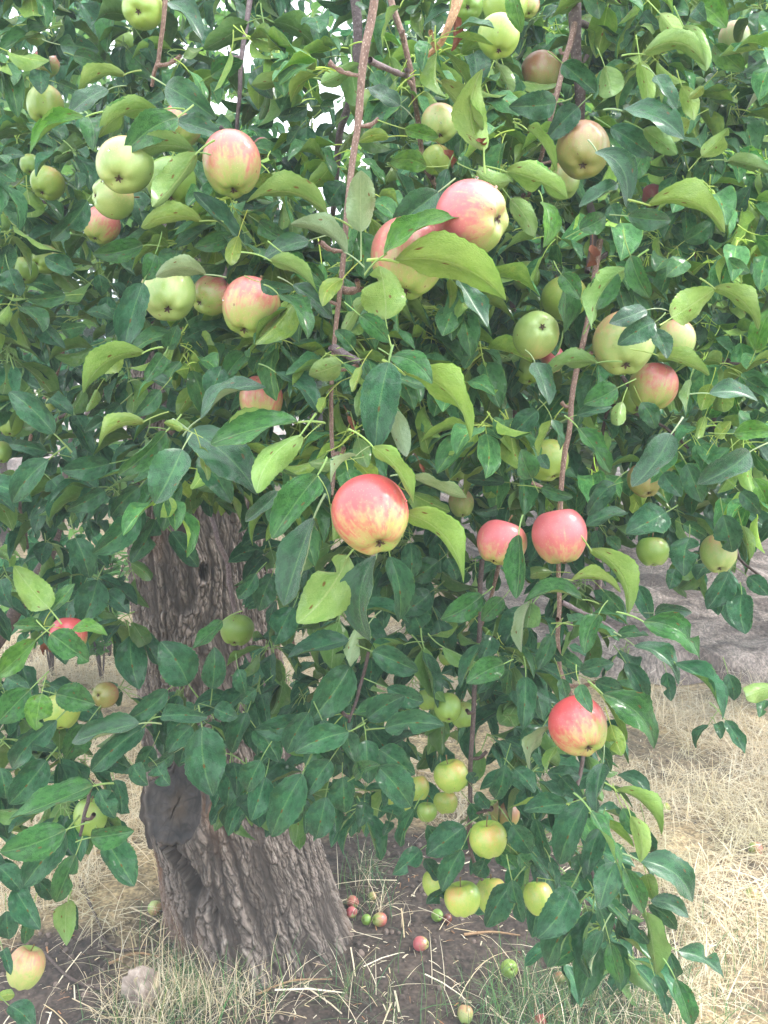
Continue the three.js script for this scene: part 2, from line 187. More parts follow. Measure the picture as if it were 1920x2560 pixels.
function limbGeo(P, rads, seg = 10, knots = 0.12, per = 14, r = R) {
  const c = new THREE.CatmullRomCurve3(P, false, 'centripetal'), L = c.getLength(), n = Math.max(8, Math.ceil(L / 0.02)), fr = c.computeFrenetFrames(n, false), pos = [], uv = [], idx = [], ks = [];
  for (let k = 0; k < L * per; k++) ks.push([r(), rr(0, 6.28, r), rr(0.5, 1.3, r)]);
  for (let j = 0; j <= n; j++) { const t = j / n, p = c.getPointAt(t), k = t * (rads.length - 1), i0 = Math.min(rads.length - 2, Math.floor(k)), r0 = lerp(rads[i0], rads[i0 + 1], k - i0);
    for (let i = 0; i <= seg; i++) { const a = i / seg * 2 * Math.PI; let q = r0 * (1 + 0.12 * (vn(t * L * 50, a * 1.3, 5) - 0.5)); for (const [kt, ka, kh] of ks) { const dd = (t - kt) * L / (r0 * 1.1); if (Math.abs(dd) < 2) q += r0 * knots * kh * Math.exp(-dd * dd * 1.6) * (0.6 + 0.9 * Math.max(0, Math.cos(a - ka))); }
      const v = fr.normals[j].clone().multiplyScalar(Math.cos(a) * q).addScaledVector(fr.binormals[j], Math.sin(a) * q); pos.push(p.x + v.x, p.y + v.y, p.z + v.z); uv.push(i / seg, t * L / 0.16); if (i < seg && j < n) { const b = j * (seg + 1) + i; idx.push(b, b + 1, b + seg + 1, b + 1, b + seg + 2, b + seg + 1); } } }
  return rawGeo(pos, uv, idx);
}
const shoots = [];
const spurs = [], jr = rngOf(909);
function limb(mat, rads, ...nodes) { // nodes: [px, py, depth]; rads in millimetres
  const P = nodes.map(([x, y, d]) => at(x, y, d)), Q = []; rads = rads.map((q) => q * (mat === 0 ? 0.56 : 0.62) / 1000); shoots.push(P);
  P.forEach((p, i) => { Q.push(p); if (i < P.length - 1) Q.push(p.clone().lerp(P[i + 1], 0.5).add(V(rr(-0.002, 0.002, jr), 0, rr(-0.004, 0.004, jr)))); });
  const c = new THREE.CatmullRomCurve3(Q, false, 'centripetal'), geos = [limbGeo(Q, rads, rads[0] > 0.008 ? 14 : 10, rads[0] > 0.009 ? 0.14 : 0.25)];
  if (nodes[0][2] < 1.34) for (let s = rr(0.03, 0.1, jr), n = c.getLength(); s < n; s += rr(0.05, 0.11, jr)) { // short knobbly fruiting spurs
    const p = c.getPointAt(s / n), a = rr(-0.3, Math.PI + 0.3, jr), l = rr(0.012, 0.04, jr), dir = V(Math.cos(a), rr(0.1, 0.7, jr), Math.sin(a)).normalize(), e = p.clone().addScaledVector(dir, l), m = p.clone().lerp(e, 0.5).add(V(rr(-0.003, 0.003, jr), -0.003, 0));
    geos.push(limbGeo([p, m, e], [0.0021, 0.0019, 0.0026], 7, 0.5, 120, jr)); spurs.push([e, mat]);
  }
  part('branch', local(geos.length > 1 ? mergeGeometries(geos) : geos[0]), tw[mat], tree); return P;
}
limb(0, [9.5, 8, 6.5, 5, 4, 4], [945, -120, 0.98], [930, 40, 0.98], [902, 220, 0.98], [882, 400, 0.98], [862, 600, 0.98], [846, 760, 0.98], [833, 900, 0.98], [829, 1050, 0.97], [836, 1160, 0.95], [828, 1240, 0.93]);
limb(1, [16, 12, 9, 7], [880, -120, 1.6], [895, 80, 1.6], [890, 200, 1.62], [850, 330, 1.7], [838, 480, 1.8], [820, 640, 2.0]);
limb(0, [7, 5.5, 5, 4], [430, -120, 1.1], [408, 60, 1.12], [394, 160, 1.14], [380, 215, 1.16]);
limb(1, [8, 6, 5, 4], [640, -120, 1.25], [622, 20, 1.25], [602, 160, 1.25], [592, 320, 1.28], [588, 420, 1.32]);
limb(0, [8, 6.5, 6, 5], [960, -100, 1.08], [985, 30, 1.08], [1018, 140, 1.08], [1035, 240, 1.1], [1048, 330, 1.12], [1062, 420, 1.14], [1090, 470, 1.18]);
limb(1, [6, 5, 4], [925, 150, 1.0], [960, 168, 1.02], [1030, 195, 1.07]);
limb(1, [14, 13, 12, 8], [1436, -120, 1.25], [1438, 60, 1.25], [1442, 160, 1.28], [1450, 300, 1.34], [1458, 420, 1.42]);
limb(0, [8, 7, 6, 5, 4], [1436, 60, 1.24], [1412, 150, 1.22], [1388, 250, 1.21], [1356, 380, 1.24], [1335, 450, 1.28], [1300, 560, 1.36]);
limb(2, [8, 6, 5], [1446, 55, 1.26], [1495, 75, 1.3], [1530, 92, 1.32], [1585, 92, 1.36]);
limb(2, [5, 5, 6], [1540, 88, 1.32], [1560, 50, 1.33], [1600, -30, 1.36]);
limb(0, [7.5, 6.5, 6, 5, 5], [1500, 600, 1.16], [1476, 770, 1.14], [1450, 890, 1.12], [1428, 1010, 1.1], [1412, 1130, 1.1], [1402, 1230, 1.1], [1396, 1420, 1.1], [1394, 1600, 1.1], [1402, 1690, 1.1], [1430, 1740, 1.1]);
limb(2, [9, 8, 6], [1470, 500, 1.3], [1490, 560, 1.25], [1468, 680, 1.2]);
limb(2, [10, 9, 8], [1282, 640, 1.7], [1284, 850, 1.7], [1290, 1030, 1.7], [1300, 1180, 1.75]);
limb(0, [5, 4.5, 4], [1236, 960, 1.6], [1218, 1060, 1.6], [1200, 1140, 1.6]);
limb(2, [4, 4, 3], [1160, 900, 1.7], [1200, 980, 1.7], [1260, 1090, 1.7]);
limb(0, [8, 7, 6], [160, 860, 1.75], [135, 950, 1.75], [108, 1005, 1.8], [80, 1080, 1.85], [60, 1180, 1.9]);
limb(2, [5, 6, 7], [300, 960, 1.9], [210, 1010, 1.9], [140, 1050, 1.95], [110, 1090, 2.0]);
limb(2, [26, 24, 20, 18, 14], [-80, 1700, 2.0], [10, 1580, 2.0], [70, 1480, 2.0], [118, 1400, 2.0], [146, 1310, 2.05], [160, 1230, 2.1], [185, 1100, 2.2], [260, 980, 2.3]);
limb(2, [9, 8, 7], [40, 1240, 1.9], [62, 1310, 1.9], [68, 1370, 1.95]);
limb(1, [9, 9, 8, 7], [500, 1150, 2.1], [522, 1270, 2.05], [548, 1360, 2.0], [570, 1410, 2.0], [582, 1500, 1.98], [620, 1640, 1.95], [690, 1760, 1.9]);
limb(0, [5, 4, 4], [730, 1590, 1.8], [742, 1650, 1.8], [752, 1690, 1.8]);
limb(2, [4, 3.5, 3], [921, 1630, 1.16], [908, 1690, 1.16], [892, 1750, 1.15], [872, 1806, 1.12]);
limb(2, [6, 5.5, 5, 4], [1205, 1400, 1.3], [1200, 1560, 1.25], [1186, 1720, 1.22], [1180, 1850, 1.2], [1176, 1990, 1.2], [1172, 2090, 1.2], [1186, 2160, 1.2], [1206, 2200, 1.2]);
limb(0, [6, 5, 4.5], [1250, 1400, 1.5], [1205, 1560, 1.5], [1196, 1620, 1.5]);
limb(1, [7, 6, 5], [700, 340, 1.7], [735, 370, 1.7], [800, 440, 1.75], [838, 500, 1.8]);
limb(2, [5, 5, 4], [-40, 480, 1.5], [40, 490, 1.5], [110, 505, 1.5], [165, 520, 1.52]);
limb(1, [11, 9, 8], [-40, 290, 1.8], [20, 330, 1.8], [60, 380, 1.85]);
limb(1, [11, 10, 8], [30, 560, 2.0], [38, 570, 2.0], [10, 640, 2.0], [-30, 690, 2.0]);
limb(1, [11, 10, 10], [1490, 1280, 1.6], [1496, 1400, 1.6], [1494, 1500, 1.6]);
limb(1, [5, 4.5, 4], [1404, 1505, 1.1], [1450, 1530, 1.12], [1490, 1548, 1.14], [1540, 1580, 1.16]);
limb(2, [4, 4, 3], [233, 1950, 1.15], [222, 2000, 1.14], [208, 2050, 1.12], [200, 2090, 1.1]);
limb(0, [8, 7, 5], [858, 725, 0.99], [880, 728, 0.97], [905, 722, 0.95]);
limb(1, [6, 6, 5], [836, 868, 0.98], [870, 890, 0.95], [905, 905, 0.92]);
limb(3, [9, 8, 6, 4], [1150, -60, 0.92], [1142, 10, 0.92], [1120, 70, 0.92], [1102, 108, 0.93], [1068, 140, 0.95]);
limb(2, [8, 7, 5], [1262, 80, 1.7], [1330, 60, 1.7], [1350, 100, 1.7]);
limb(1, [14, 12, 9], [1320, 30, 1.8], [1340, 70, 1.8], [1360, 120, 1.85]);
limb(2, [5, 4, 3], [1480, 1180, 1.4], [1530, 1010, 1.3], [1650, 1060, 1.25], [1720, 1120, 1.2]);
limb(2, [5, 4, 3], [1555, 940, 1.2], [1600, 1020, 1.2], [1640, 1070, 1.2]);
limb(2, [5, 4, 3, 3], [1700, 900, 1.3], [1780, 905, 1.25], [1860, 910, 1.2], [1960, 900, 1.2]);
limb(2, [4, 4, 3], [1460, 1860, 1.15], [1440, 1980, 1.12], [1460, 2060, 1.1], [1480, 2180, 1.08], [1540, 2330, 1.08]);
limb(2, [6, 5, 4, 3], [1780, 1010, 1.5], [1820, 1250, 1.4], [1850, 1400, 1.3], [1900, 1440, 1.25]);
// ------------------------------------------------------------------ leaves
// one page of prints: the left half is the upper side, the right half the paler underside
function leafTex(top0, top1, und0, und1, seed, spots) {
  return tex(512, 512, (u, v) => {
    const under = u > 0.5, x = ((under ? u - 0.5 : u) * 2 - 0.5) * 2, ax = Math.abs(x), side = x > 0 ? 0.06 : 0;
    const ph = (v - ax * 0.3 + ax * ax * 0.05 + side + 0.012 * (fbm(x * 2, v * 6, 2, seed + 70) - 0.4)) * 7, fr = ph - Math.floor(ph), vein = (1 - sm(0.02, 0.075, Math.min(fr, 1 - fr))) * (1 - 0.6 * ax), mid = 1 - sm(0.02, 0.05, ax * (1.1 - 0.4 * v)), w = vor(x * 14 + seed, v * 26, seed), net = 1 - sm(0.03, 0.16, w[1] - w[0]), f = fbm(x * 3 + seed, v * 5, 4, seed);
    const f2 = fbm(x * 7 + seed, v * 12, 4, seed + 20); let c = under ? mix3(und0, und1, clamp(f * 1.2 - 0.1)) : mix3(top0, top1, clamp(f * 1.5 - 0.25)); c = mix3(c, under ? und1 : top0.map((q) => q * 0.8), 0.55 * sm(0.45, 0.65, f2)); if (!under) c = mix3(c, rgb(150, 178, 92), 0.35 * sm(0.6, 0.8, fbm(x * 1.3 + seed, v * 2, 3, seed + 30)));
    const vc = under ? mix3(und1, rgb(190, 200, 150), 0.5) : mix3(top1, rgb(150, 180, 100), 0.5); c = mix3(c, vc, 0.17 * vein + 0.6 * mid); c = mix3(c, under ? und0 : top0, 0.35 * net); c = mix3(c, rgb(150, 180, 90), 0.5 * sm(0.93, 1, ax));
    if (spots) { const q = vor(x * 2.3 + seed, v * 4 + seed, seed + 9); if (q[2] < spots) { const k = sm(0.16, 0.05, q[0] + 0.12 * (fbm(x * 20, v * 20, 2, 3) - 0.5)); c = mix3(c, rgb(118, 84, 40), k * 0.85); } c = mix3(c, rgb(128, 140, 60), 0.4 * sm(0.6, 0.75, fbm(x * 1.5 + 5, v * 2.5, 3, seed + 40))); }
    return c;
  });
}
const leafBump = tex(512, 512, (u, v) => { const x = ((u > 0.5 ? u - 0.5 : u) * 2 - 0.5) * 2, ax = Math.abs(x), ph = (v - ax * 0.3 + ax * ax * 0.05 + (x > 0 ? 0.06 : 0)) * 7, fr = Math.abs(ph - Math.floor(ph) - 0.5) * 2, w = vor(x * 14, v * 26, 3), q = clamp(0.2 + 0.22 * (1 - fr) ** 0.5 - 0.2 * (1 - sm(0.02, 0.06, ax)) + 0.26 * sm(0, 0.5, w[1] - w[0]) + 0.5 * (fbm(x * 2.5 + 4, v * 6, 3, 51) - 0.4)); return [q, q, q]; }, false);
const wet = tex(256, 256, (u, v) => { const f = fbm(u * 7 + 2, v * 9, 4, 61), q = 0.2 + 0.8 * sm(0.4, 0.58, f), w = vor(u * 18, v * 22, 63); const z = Math.max(q * 0.75, w[2] > 0.72 && w[0] < 0.26 ? 1 : 0); return [z, z, z]; }, false);
const LM = [
  leafTex(rgb(44, 94, 60), rgb(76, 130, 86), rgb(84, 126, 58), rgb(114, 150, 78), 3, 0.08),       // 0 deep green
  leafTex(rgb(50, 102, 50), rgb(80, 136, 66), rgb(118, 158, 80), rgb(150, 182, 104), 5, 0.1),    // 1 mid green
  leafTex(rgb(84, 140, 50), rgb(118, 168, 66), rgb(132, 168, 78), rgb(166, 194, 106), 7, 0.1),   // 2 bright yellow-green
  leafTex(rgb(34, 92, 54), rgb(60, 122, 70), rgb(136, 164, 110), rgb(166, 188, 138), 9, 0.14),    // 3 dull blue-green
].map((m, i) => new THREE.MeshPhysicalMaterial({ map: m, bumpMap: leafBump, bumpScale: 0.0014, roughness: 1, transmission: 0.42, thickness: 0, specularIntensity: i === 3 ? 0.5 : 0.25, clearcoat: 0.9, clearcoatMap: i === 3 ? null : wet, clearcoatRoughness: i === 3 ? 0.26 : 0.16, vertexColors: true, side: THREE.DoubleSide }));
const f0 = (s) => Math.pow(s, 0.6) * Math.pow(1 - s, 0.72) * (1 - 0.15 * s * s) / 0.392;
// a blade from the origin to (0, len, 0): X across, Z out of its upper side
function leafArrays(o, out) {
  const { len, hw, nL, nW, fold = 0.25, eL = 0, eR = 0, arch = 0, bend = 0, wave = 0.06, twist = 0, tooth = 0, notch = 0, M, tint = [1, 1, 1], seed = 0, petiole = 0, two = true, under = false } = o;
  const b0 = out.pos.length / 3, P = V(0, 0, 0), cols = 2 * nW + 1, grid = [], put = (p, u, v) => { P.set(...p).applyMatrix4(M); out.pos.push(P.x, P.y, P.z); out.uv.push(u, v); out.col.push(...tint); };
  for (let i = 0; i <= nL; i++) {
    const s = i / nL, sc = clamp(s, 0.004, 0.996), w0 = Math.max(0.0006, hw * f0(sc)), q = 4 * s * (1 - s), cx = bend * len * q, cz = arch * len * q, tw_ = twist * (s - 0.3), row = [];
    for (let side = -1; side <= 1; side += 2) {
      let x = 0, z = 0, e = side < 0 ? eL : eR, w = w0 * (tooth && i > 0 && i < nL ? 1 + (i % 2 ? tooth : -tooth) : 1); if (notch && side === Math.sign(notch)) w *= 1 - 0.85 * Math.exp(-(((s - Math.abs(notch)) / 0.07) ** 2));
      const arr = [];
      for (let j = 1; j <= nW; j++) { const v = j / nW, th = Math.atan(fold) + e * Math.max(0, v - 0.3) / 0.7 * Math.sin(Math.PI * clamp(s * 1.05)); x += Math.cos(th) * w / nW; z += Math.sin(th) * w / nW; arr.push([side * x, z + wave * w * v * v * Math.sin(s * 11 + seed + side * 1.7), v * side]); }
      row[side] = arr;
    }
    const line = [...row[-1].reverse(), [0, 0, 0], ...row[1]].map(([x, z, v]) => { const X = x * Math.cos(tw_) - z * Math.sin(tw_), Z = x * Math.sin(tw_) + z * Math.cos(tw_); return [cx + X, s * len, cz + Z, v, s]; });
    grid.push(line);
  }
  const sheet = (bottom) => {
    const a0 = out.pos.length / 3; for (const line of grid) for (const [x, y, z, v, s] of line) put([x, y, z - (bottom && two ? 0.0004 : 0)], (bottom ? 0.5 : 0) + 0.25 + v * 0.24, s);
    for (let i = 0; i < nL; i++) for (let j = 0; j < cols - 1; j++) { const a = a0 + i * cols + j, b = a + cols; bottom ? out.idx.push(a, b, a + 1, a + 1, b, b + 1) : out.idx.push(a, a + 1, b, a + 1, b + 1, b); }
  };
  if (two) { sheet(false); sheet(true); } else sheet(under);
  if (petiole) { const a0 = out.pos.length / 3, r = len * 0.011, n = 4; for (let i = 0; i <= n; i++) { const t = i / n, y = -petiole * t + 0.04 * len * (1 - t), z = -petiole * 0.35 * t * t - r * 0.6, x = petiole * 0.12 * Math.sin(seed) * t * t; for (let k = 0; k < 5; k++) { const a = k / 5 * 6.2832; put([x + Math.cos(a) * r * (1 + 0.5 * t), y, z + Math.sin(a) * r * (1 + 0.5 * t)], 0.75, 0.5); if (i < n) { const p = a0 + i * 5 + k, p2 = a0 + i * 5 + (k + 1) % 5; out.idx.push(p, p + 5, p2, p2, p + 5, p2 + 5); } } } }
  return out;
}
const bag = () => ({ pos: [], uv: [], col: [], idx: [] });
function leafFrame(P0, P1, N) { const y = P1.clone().sub(P0), len = y.length(); y.normalize(); const z = N.clone().addScaledVector(y, -N.dot(y)).normalize(), x = y.clone().cross(z); return [new THREE.Matrix4().makeBasis(x, y, z).setPosition(P0), len]; }
const hr = rngOf(101); let ox = 0, oy = 0, D = 1; const K = 640 / 1659, heroes = [];
function zone(x, y, d) { ox = x; oy = y; D = d; }
// a leaf read off the photograph: side (t upper, u under) and tone, blade base, tip, full width (in the pixels of an enlarged 640-pixel crop), depth offset, shape
function L(kind, bx, by, tx, ty, w, dd = 0, o = {}) {
  const d = D + dd + rr(-0.012, 0.012, hr), px = (x) => ox + x * K, py = (y) => oy + y * K, u = kind[0] === 'u', mat = +kind[1];
  const dz = o.dz ?? rr(-0.028, 0.012, hr), P0 = at(px(bx), py(by), d), P1 = at(px(tx), py(ty), d + dz), y = P1.clone().sub(P0).normalize(), face = at(px(bx), py(by), 1).sub(V(0, EYE, 0)).normalize().negate();
  const L0 = P0.distanceTo(P1), ratio = w * K * d / FOC / L0, turn = Math.acos(clamp(ratio / 0.5, 0.3, 1)) * 0.92, Na = face.clone().applyAxisAngle(y, turn), Nb = face.clone().applyAxisAngle(y, -turn), s0 = u ? -1 : 1;
  const N = o.r !== undefined ? face.clone().applyAxisAngle(y, o.r) : (Na.y * s0 > Nb.y * s0 ? Na : Nb).applyAxisAngle(y, rr(-0.2, 0.2, hr)); if (u) N.negate();
  const [M, len] = leafFrame(P0, P1, N), hw = Math.max(w * K * d / FOC / 2, len * 0.25), s = 0.82 + 0.36 * hr(), g = rr(0.9, 1.06, hr);
  const sgn = u ? -1 : 1;
  const q = { len, hw, nL: 22, nW: 5, M, fold: o.f ?? rr(0.15, 0.6, hr), eL: o.eL ?? rr(-0.5, 1.3, hr), eR: o.eR ?? rr(-0.5, 1.3, hr), arch: (o.a ?? rr(0, 0.16, hr)), bend: (o.b ?? rr(-0.06, 0.06, hr)) * sgn, wave: o.w ?? rr(0.08, 0.24, hr), twist: o.t ?? rr(-0.8, 0.8, hr), tooth: 0.028, notch: o.n ?? (hr() < 0.16 ? (hr() < 0.5 ? -1 : 1) * rr(0.3, 0.8, hr) : 0), seed: hr() * 9, petiole: o.p ?? rr(0.018, 0.03, hr), tint: [s * g, s, s * rr(0.9, 1.05, hr)] };
  heroes.push({ o: q, mat, size: len * hw / d / d });
}
zone(0, 0, 1.02); // top left
L('t2', 545, 760, 195, 995, 95, 0, { b: 0.17 }); L('t1', 575, 765, 605, 975, 160); L('u2', 1030, 715, 640, 890, 150, -0.03, { b: 0.12, eL: 1.2 }); L('t1', 1150, 760, 805, 1000, 170, -0.05, { r: 0.2, f: 0.5 }); L('u1', 1265, 985, 850, 1010, 120, -0.05, { b: 0.08 }); L('u1', 1275, 990, 985, 1340, 210, -0.06, { b: -0.1 });
L('t3', 1075, 555, 1400, 770, 210, 0.03); L('t3', 1150, 780, 1440, 880, 130); L('t3', 1050, 590, 925, 670, 130, 0.05); L('u2', 810, 480, 500, 650, 95, 0.15, { b: 0.15 }); L('t1', 740, 60, 690, 340, 120, 0.25); L('t3', 1100, 10, 1310, 260, 130, 0.2);
L('t3', 390, 290, 640, 330, 160, 0.2); L('t1', 480, 360, 730, 470, 140, 0.2); L('t0', 262, 455, 268, 610, 150, 0.22); L('t1', 380, 540, 530, 610, 100, 0.25); L('t3', 700, 580, 445, 750, 120, 0.15); L('t1', 310, 180, -10, 345, 120, 0.3); L('u1', 60, 470, 180, 320, 100, 0.3); L('u1', 160, 240, 300, 250, 90, 0.3);
L('t1', 1370, 490, 1575, 395, 140, 0.1); L('t0', 565, 1300, 330, 1560, 200, 0.12); L('t1', 925, 1590, 600, 1645, 150, 0); L('u2', 1305, 1430, 915, 1470, 120, -0.02, { b: 0.12, eR: 1 }); L('t0', 1545, 1540, 1255, 1245, 170, 0, { eL: 1.2 }); L('t1', 1500, 1530, 1260, 1600, 120, 0.02); L('u2', 1545, 1530, 1495, 1720, 110, -0.02);
L('t3', 1659, 1160, 1530, 1300, 150, 0.03); L('t0', 850, 1260, 930, 1480, 190, 0.1); L('t3', 20, 1010, 160, 1010, 100, 0.25); L('t1', 10, 1300, 230, 1360, 120, 0.25); L('t0', 480, 1110, 500, 1230, 90, 0.2); L('t1', 830, 320, 1000, 500, 160, 0.22); L('t3', 930, 270, 1000, 400, 120, 0.2);
zone(640, 0, 1.0); // top middle
L('u1', 320, 500, -30, 550, 120, 0.05, { b: -0.13 }); L('u2', 330, 490, 280, 315, 170, 0.05); L('u1', 420, 540, 665, 410, 130, 0.05, { b: 0.12 }); L('u3', 680, 1500, 680, 1105, 240, -0.08, { r: 0.15, f: 0.3, eR: 0.9 }); L('u3', 590, 1640, 225, 1450, 170, -0.09, { b: 0.1, eR: 0.8 }); L('u1', 465, 1395, -60, 1310, 170, -0.04, { b: 0.16 });
L('t3', 1180, 1245, 880, 1470, 220, -0.08); L('t2', 830, 1650, 1315, 1410, 110, -0.13, { b: -0.07, eL: 0.8 }); L('u2', 1475, 975, 1465, 450, 160, -0.05, { b: -0.14, r: 0.3 }); L('u2', 1195, 530, 1475, 835, 130, -0.05, { b: 0.14 }); L('t3', 935, 680, 720, 565, 115, 0); L('u2', 860, 885, 665, 920, 95, -0.02, { b: 0.1 }); L('u3', 630, 870, 535, 985, 80, 0.03);
L('t2', 965, 835, 1180, 890, 130, -0.02); L('t0', 905, 690, 745, 780, 130, 0.05); L('t2', 1105, 1080, 865, 1055, 140, -0.03, { b: 0.14 }); L('t3', 1410, 345, 1425, 570, 210, 0.06); L('u1', 1560, 420, 1650, 620, 150, 0.1); L('u2', 1430, 1110, 1650, 1170, 170, -0.04, { b: 0.14 }); L('t0', 1240, 1095, 1180, 1300, 90, -0.04); L('t1', 1350, 1010, 1330, 1140, 95, 0);
L('t0', 330, 825, 345, 1020, 140, 0.12); L('t1', 285, 820, 205, 940, 90, 0.13); L('t3', 330, 700, 150, 755, 130, 0.12); L('t1', 415, 690, 510, 700, 130, 0.1); L('t3', 340, 1560, 50, 1680, 140, -0.02); L('t1', 20, 1440, 200, 1560, 150, 0.03); L('t3', 0, 450, 110, 640, 180, 0.1); L('t1', 400, 960, 510, 1150, 90, 0.1); L('u1', 870, 370, 890, 560, 60, 0.05); L('t1', 760, 470, 850, 600, 120, 0.05); L('t0', 560, 1190, 470, 1330, 180, 0.1); L('t1', 1100, 310, 1190, 480, 110, 0.02); L('u1', 1150, 1080, 1250, 1230, 60, 0); L('t2', 1090, 590, 1230, 520, 50, 0); L('t1', 90, 20, 0, 110, 120, 0.3); L('t1', 120, 130, 200, 330, 190, 0.4);
zone(1280, 0, 1.08); // top right
L('t0', 285, 665, -20, 690, 180); L('t0', 430, 695, 225, 905, 190, -0.01); L('t0', 330, 410, 545, 600, 200); L('u1', 600, 430, 650, 625, 190, -0.02); L('u1', 850, 350, 1255, 430, 170, -0.04, { b: -0.22 }); L('u2', 1110, 170, 1260, 460, 180, -0.02, { b: -0.1 }); L('u2', 830, 400, 880, 700, 140, -0.02); L('t3', 930, 490, 1065, 715, 110, -0.04); L('t3', 715, 715, 1115, 900, 130, -0.05, { b: -0.12 }); L('t0', 640, 825, 920, 1010, 170, 0);
L('u1', 850, 840, 1070, 1000, 110, -0.02); L('t3', 550, 980, 740, 1340, 200, -0.09, { b: -0.14, eL: 1 }); L('u2', 100, 840, 290, 1110, 90, -0.04, { b: -0.15 }); L('u2', -40, 1110, 360, 1285, 180, -0.1, { n: -0.55 }); L('u1', -10, 1290, 145, 1530, 150, -0.06); L('t2', 200, 1310, 205, 1605, 130, -0.06); L('t3', 680, 1190, 435, 1345, 130, -0.1, { eL: 1 }); L('u2', 880, 1325, 1380, 1505, 190, -0.12, { b: -0.22 }); L('t3', 755, 1400, 1030, 1430, 150, -0.06); L('t1', 440, 1490, 610, 1400, 150, -0.02);
L('u2', 1230, 1010, 1400, 830, 160, 0.03); L('u1', 1400, 1040, 1680, 1110, 120, 0.08); L('t3', 1460, 1360, 1540, 1210, 150, 0.12); L('t3', 1635, 1390, 1580, 1575, 110, 0.1); L('t2', 1310, 290, 1500, 460, 180, 0.2); L('t3', 850, 80, 960, 180, 120, 0.1); L('u2', 960, 90, 1110, 260, 170, 0.05); L('t1', 1000, 0, 1130, 150, 230, 0.1); L('t2', 1200, 20, 1390, 180, 200, 0.1); L('t3', 1190, 50, 1260, 130, 120, 0.05); L('u2', 1150, 780, 1000, 900, 160, 0.05); L('t1', 640, 1330, 690, 1450, 120, -0.02); L('t2', 0, -40, 60, 210, 140, -0.15); L('t3', 1660, 560, 1400, 860, 130, 0.35); L('t0', 1590, 600, 1300, 760, 150, 0.4); L('u2', 1100, 560, 1180, 780, 130, 0.02, { b: -0.1 }); L('t1', 860, 1000, 780, 1180, 140, 0); L('u2', 1240, 560, 1150, 640, 90, 0); L('t1', 1120, 1560, 1290, 1440, 140, 0.1);
zone(0, 640, 1.02); // middle left
L('t0', 925, 175, 800, 620, 200, -0.04, { eR: 1.1 }); L('t1', 1005, -10, 930, 155, 170, -0.03); L('u3', 1335, 120, 1008, 130, 90, -0.1, { b: 0.12 }); L('u2', 770, 590, 598, 750, 200, -0.03, { f: 0.1 }); L('u2', 935, 620, 540, 885, 120, -0.04, { b: 0.1 }); L('t1', 1060, 645, 945, 815, 170, -0.02, { eR: 1.3 }); L('t1', 1095, 605, 1150, 450, 140, 0); L('t0', 1355, 910, 1435, 715, 180, -0.02); L('t1', 1585, 635, 1445, 820, 180, 0);
L('t3', 1300, 1050, 1720, 850, 160, -0.07, { b: -0.1 }); L('t1', 1929, 1075, 1365, 1220, 170, -0.12, { b: -0.1, eR: 1.2, f: 0.4 }); L('t3', 1225, 1130, 1670, 1545, 240, -0.09); L('t3', 1180, 1255, 1005, 1605, 290, -0.12, { r: 0.1, eL: 1.1 }); L('t1', 1075, 1140, 768, 1420, 210, -0.1, { eR: 1.3, eL: 0.5 }); L('u2', 935, 1070, 638, 1245, 115, -0.06, { b: 0.13 }); L('t1', 1040, 870, 880, 1035, 130, -0.03, { eR: 1 }); L('u2', 1185, 1120, 1062, 1080, 85, -0.12); L('u1', 1300, 1235, 1350, 1455, 100, -0.11);
L('t0', 780, 960, 548, 1145, 150, 0.1); L('t0', 710, 1345, 400, 1390, 170, 0.12); L('t0', 315, 1320, 80, 1600, 170, 0.1); L('t0', 350, 1150, 60, 880, 200, 0.08); L('t0', 305, 1270, 60, 1220, 140, 0.12); L('t0', 680, 1520, 430, 1650, 150, 0.12); L('t0', 1290, 1300, 1500, 1600, 200, 0); L('t0', 475, 105, 290, 10, 150, 0.15); L('t1', 425, 255, 180, 280, 120, 0.15); L('t0', 60, 90, 130, 260, 190, 0.12); L('t0', 60, 400, 230, 560, 140, 0.2); L('t0', 270, 430, 420, 600, 150, 0.2); L('t0', 640, 120, 660, 260, 110, 0.15); L('t1', 400, 480, 560, 450, 120, 0.2); L('u1', 630, 870, 560, 1010, 90, 0.06); L('t0', 1240, 480, 1330, 660, 140, 0.1); L('t0', 900, 800, 1120, 850, 90, 0.03); L('t0', 330, 1450, 470, 1620, 180, 0.2); L('t0', 900, 1500, 720, 1690, 170, 0.1); L('t0', 420, 1220, 500, 1330, 120, 0.2); L('u1', 1260, 850, 1150, 1030, 130, 0.1); L('t0', 1200, 540, 1310, 480, 100, 0.1); L('t0', 100, 300, 20, 420, 120, 0.25);
zone(640, 640, 0.95); // centre
L('u2', 840, 410, 800, 65, 320, -0.08, { f: 0.2, n: 0.75, r: 0.1 }); L('u2', 900, 30, 1620, 285, 165, -0.07, { b: -0.12, eL: -0.8 }); L('t1', 880, 650, 1142, 825, 160, -0.07, { b: -0.12 }); L('u2', 955, 755, 1390, 1195, 160, -0.05, { b: -0.12 }); L('t0', 860, 690, 775, 1255, 240, -0.12, { r: 0, b: 0.03, f: 0.2, eL: 0.8 }); L('u3', 900, 1000, 975, 1300, 160, -0.06); L('u3', 745, 815, 655, 1040, 80, -0.05); L('u1', 550, 700, 343, 770, 180, -0.04, { f: 0.1 }); L('t1', 630, 605, 515, 480, 130, -0.03); L('u1', 720, 270, 560, 505, 150, 0);
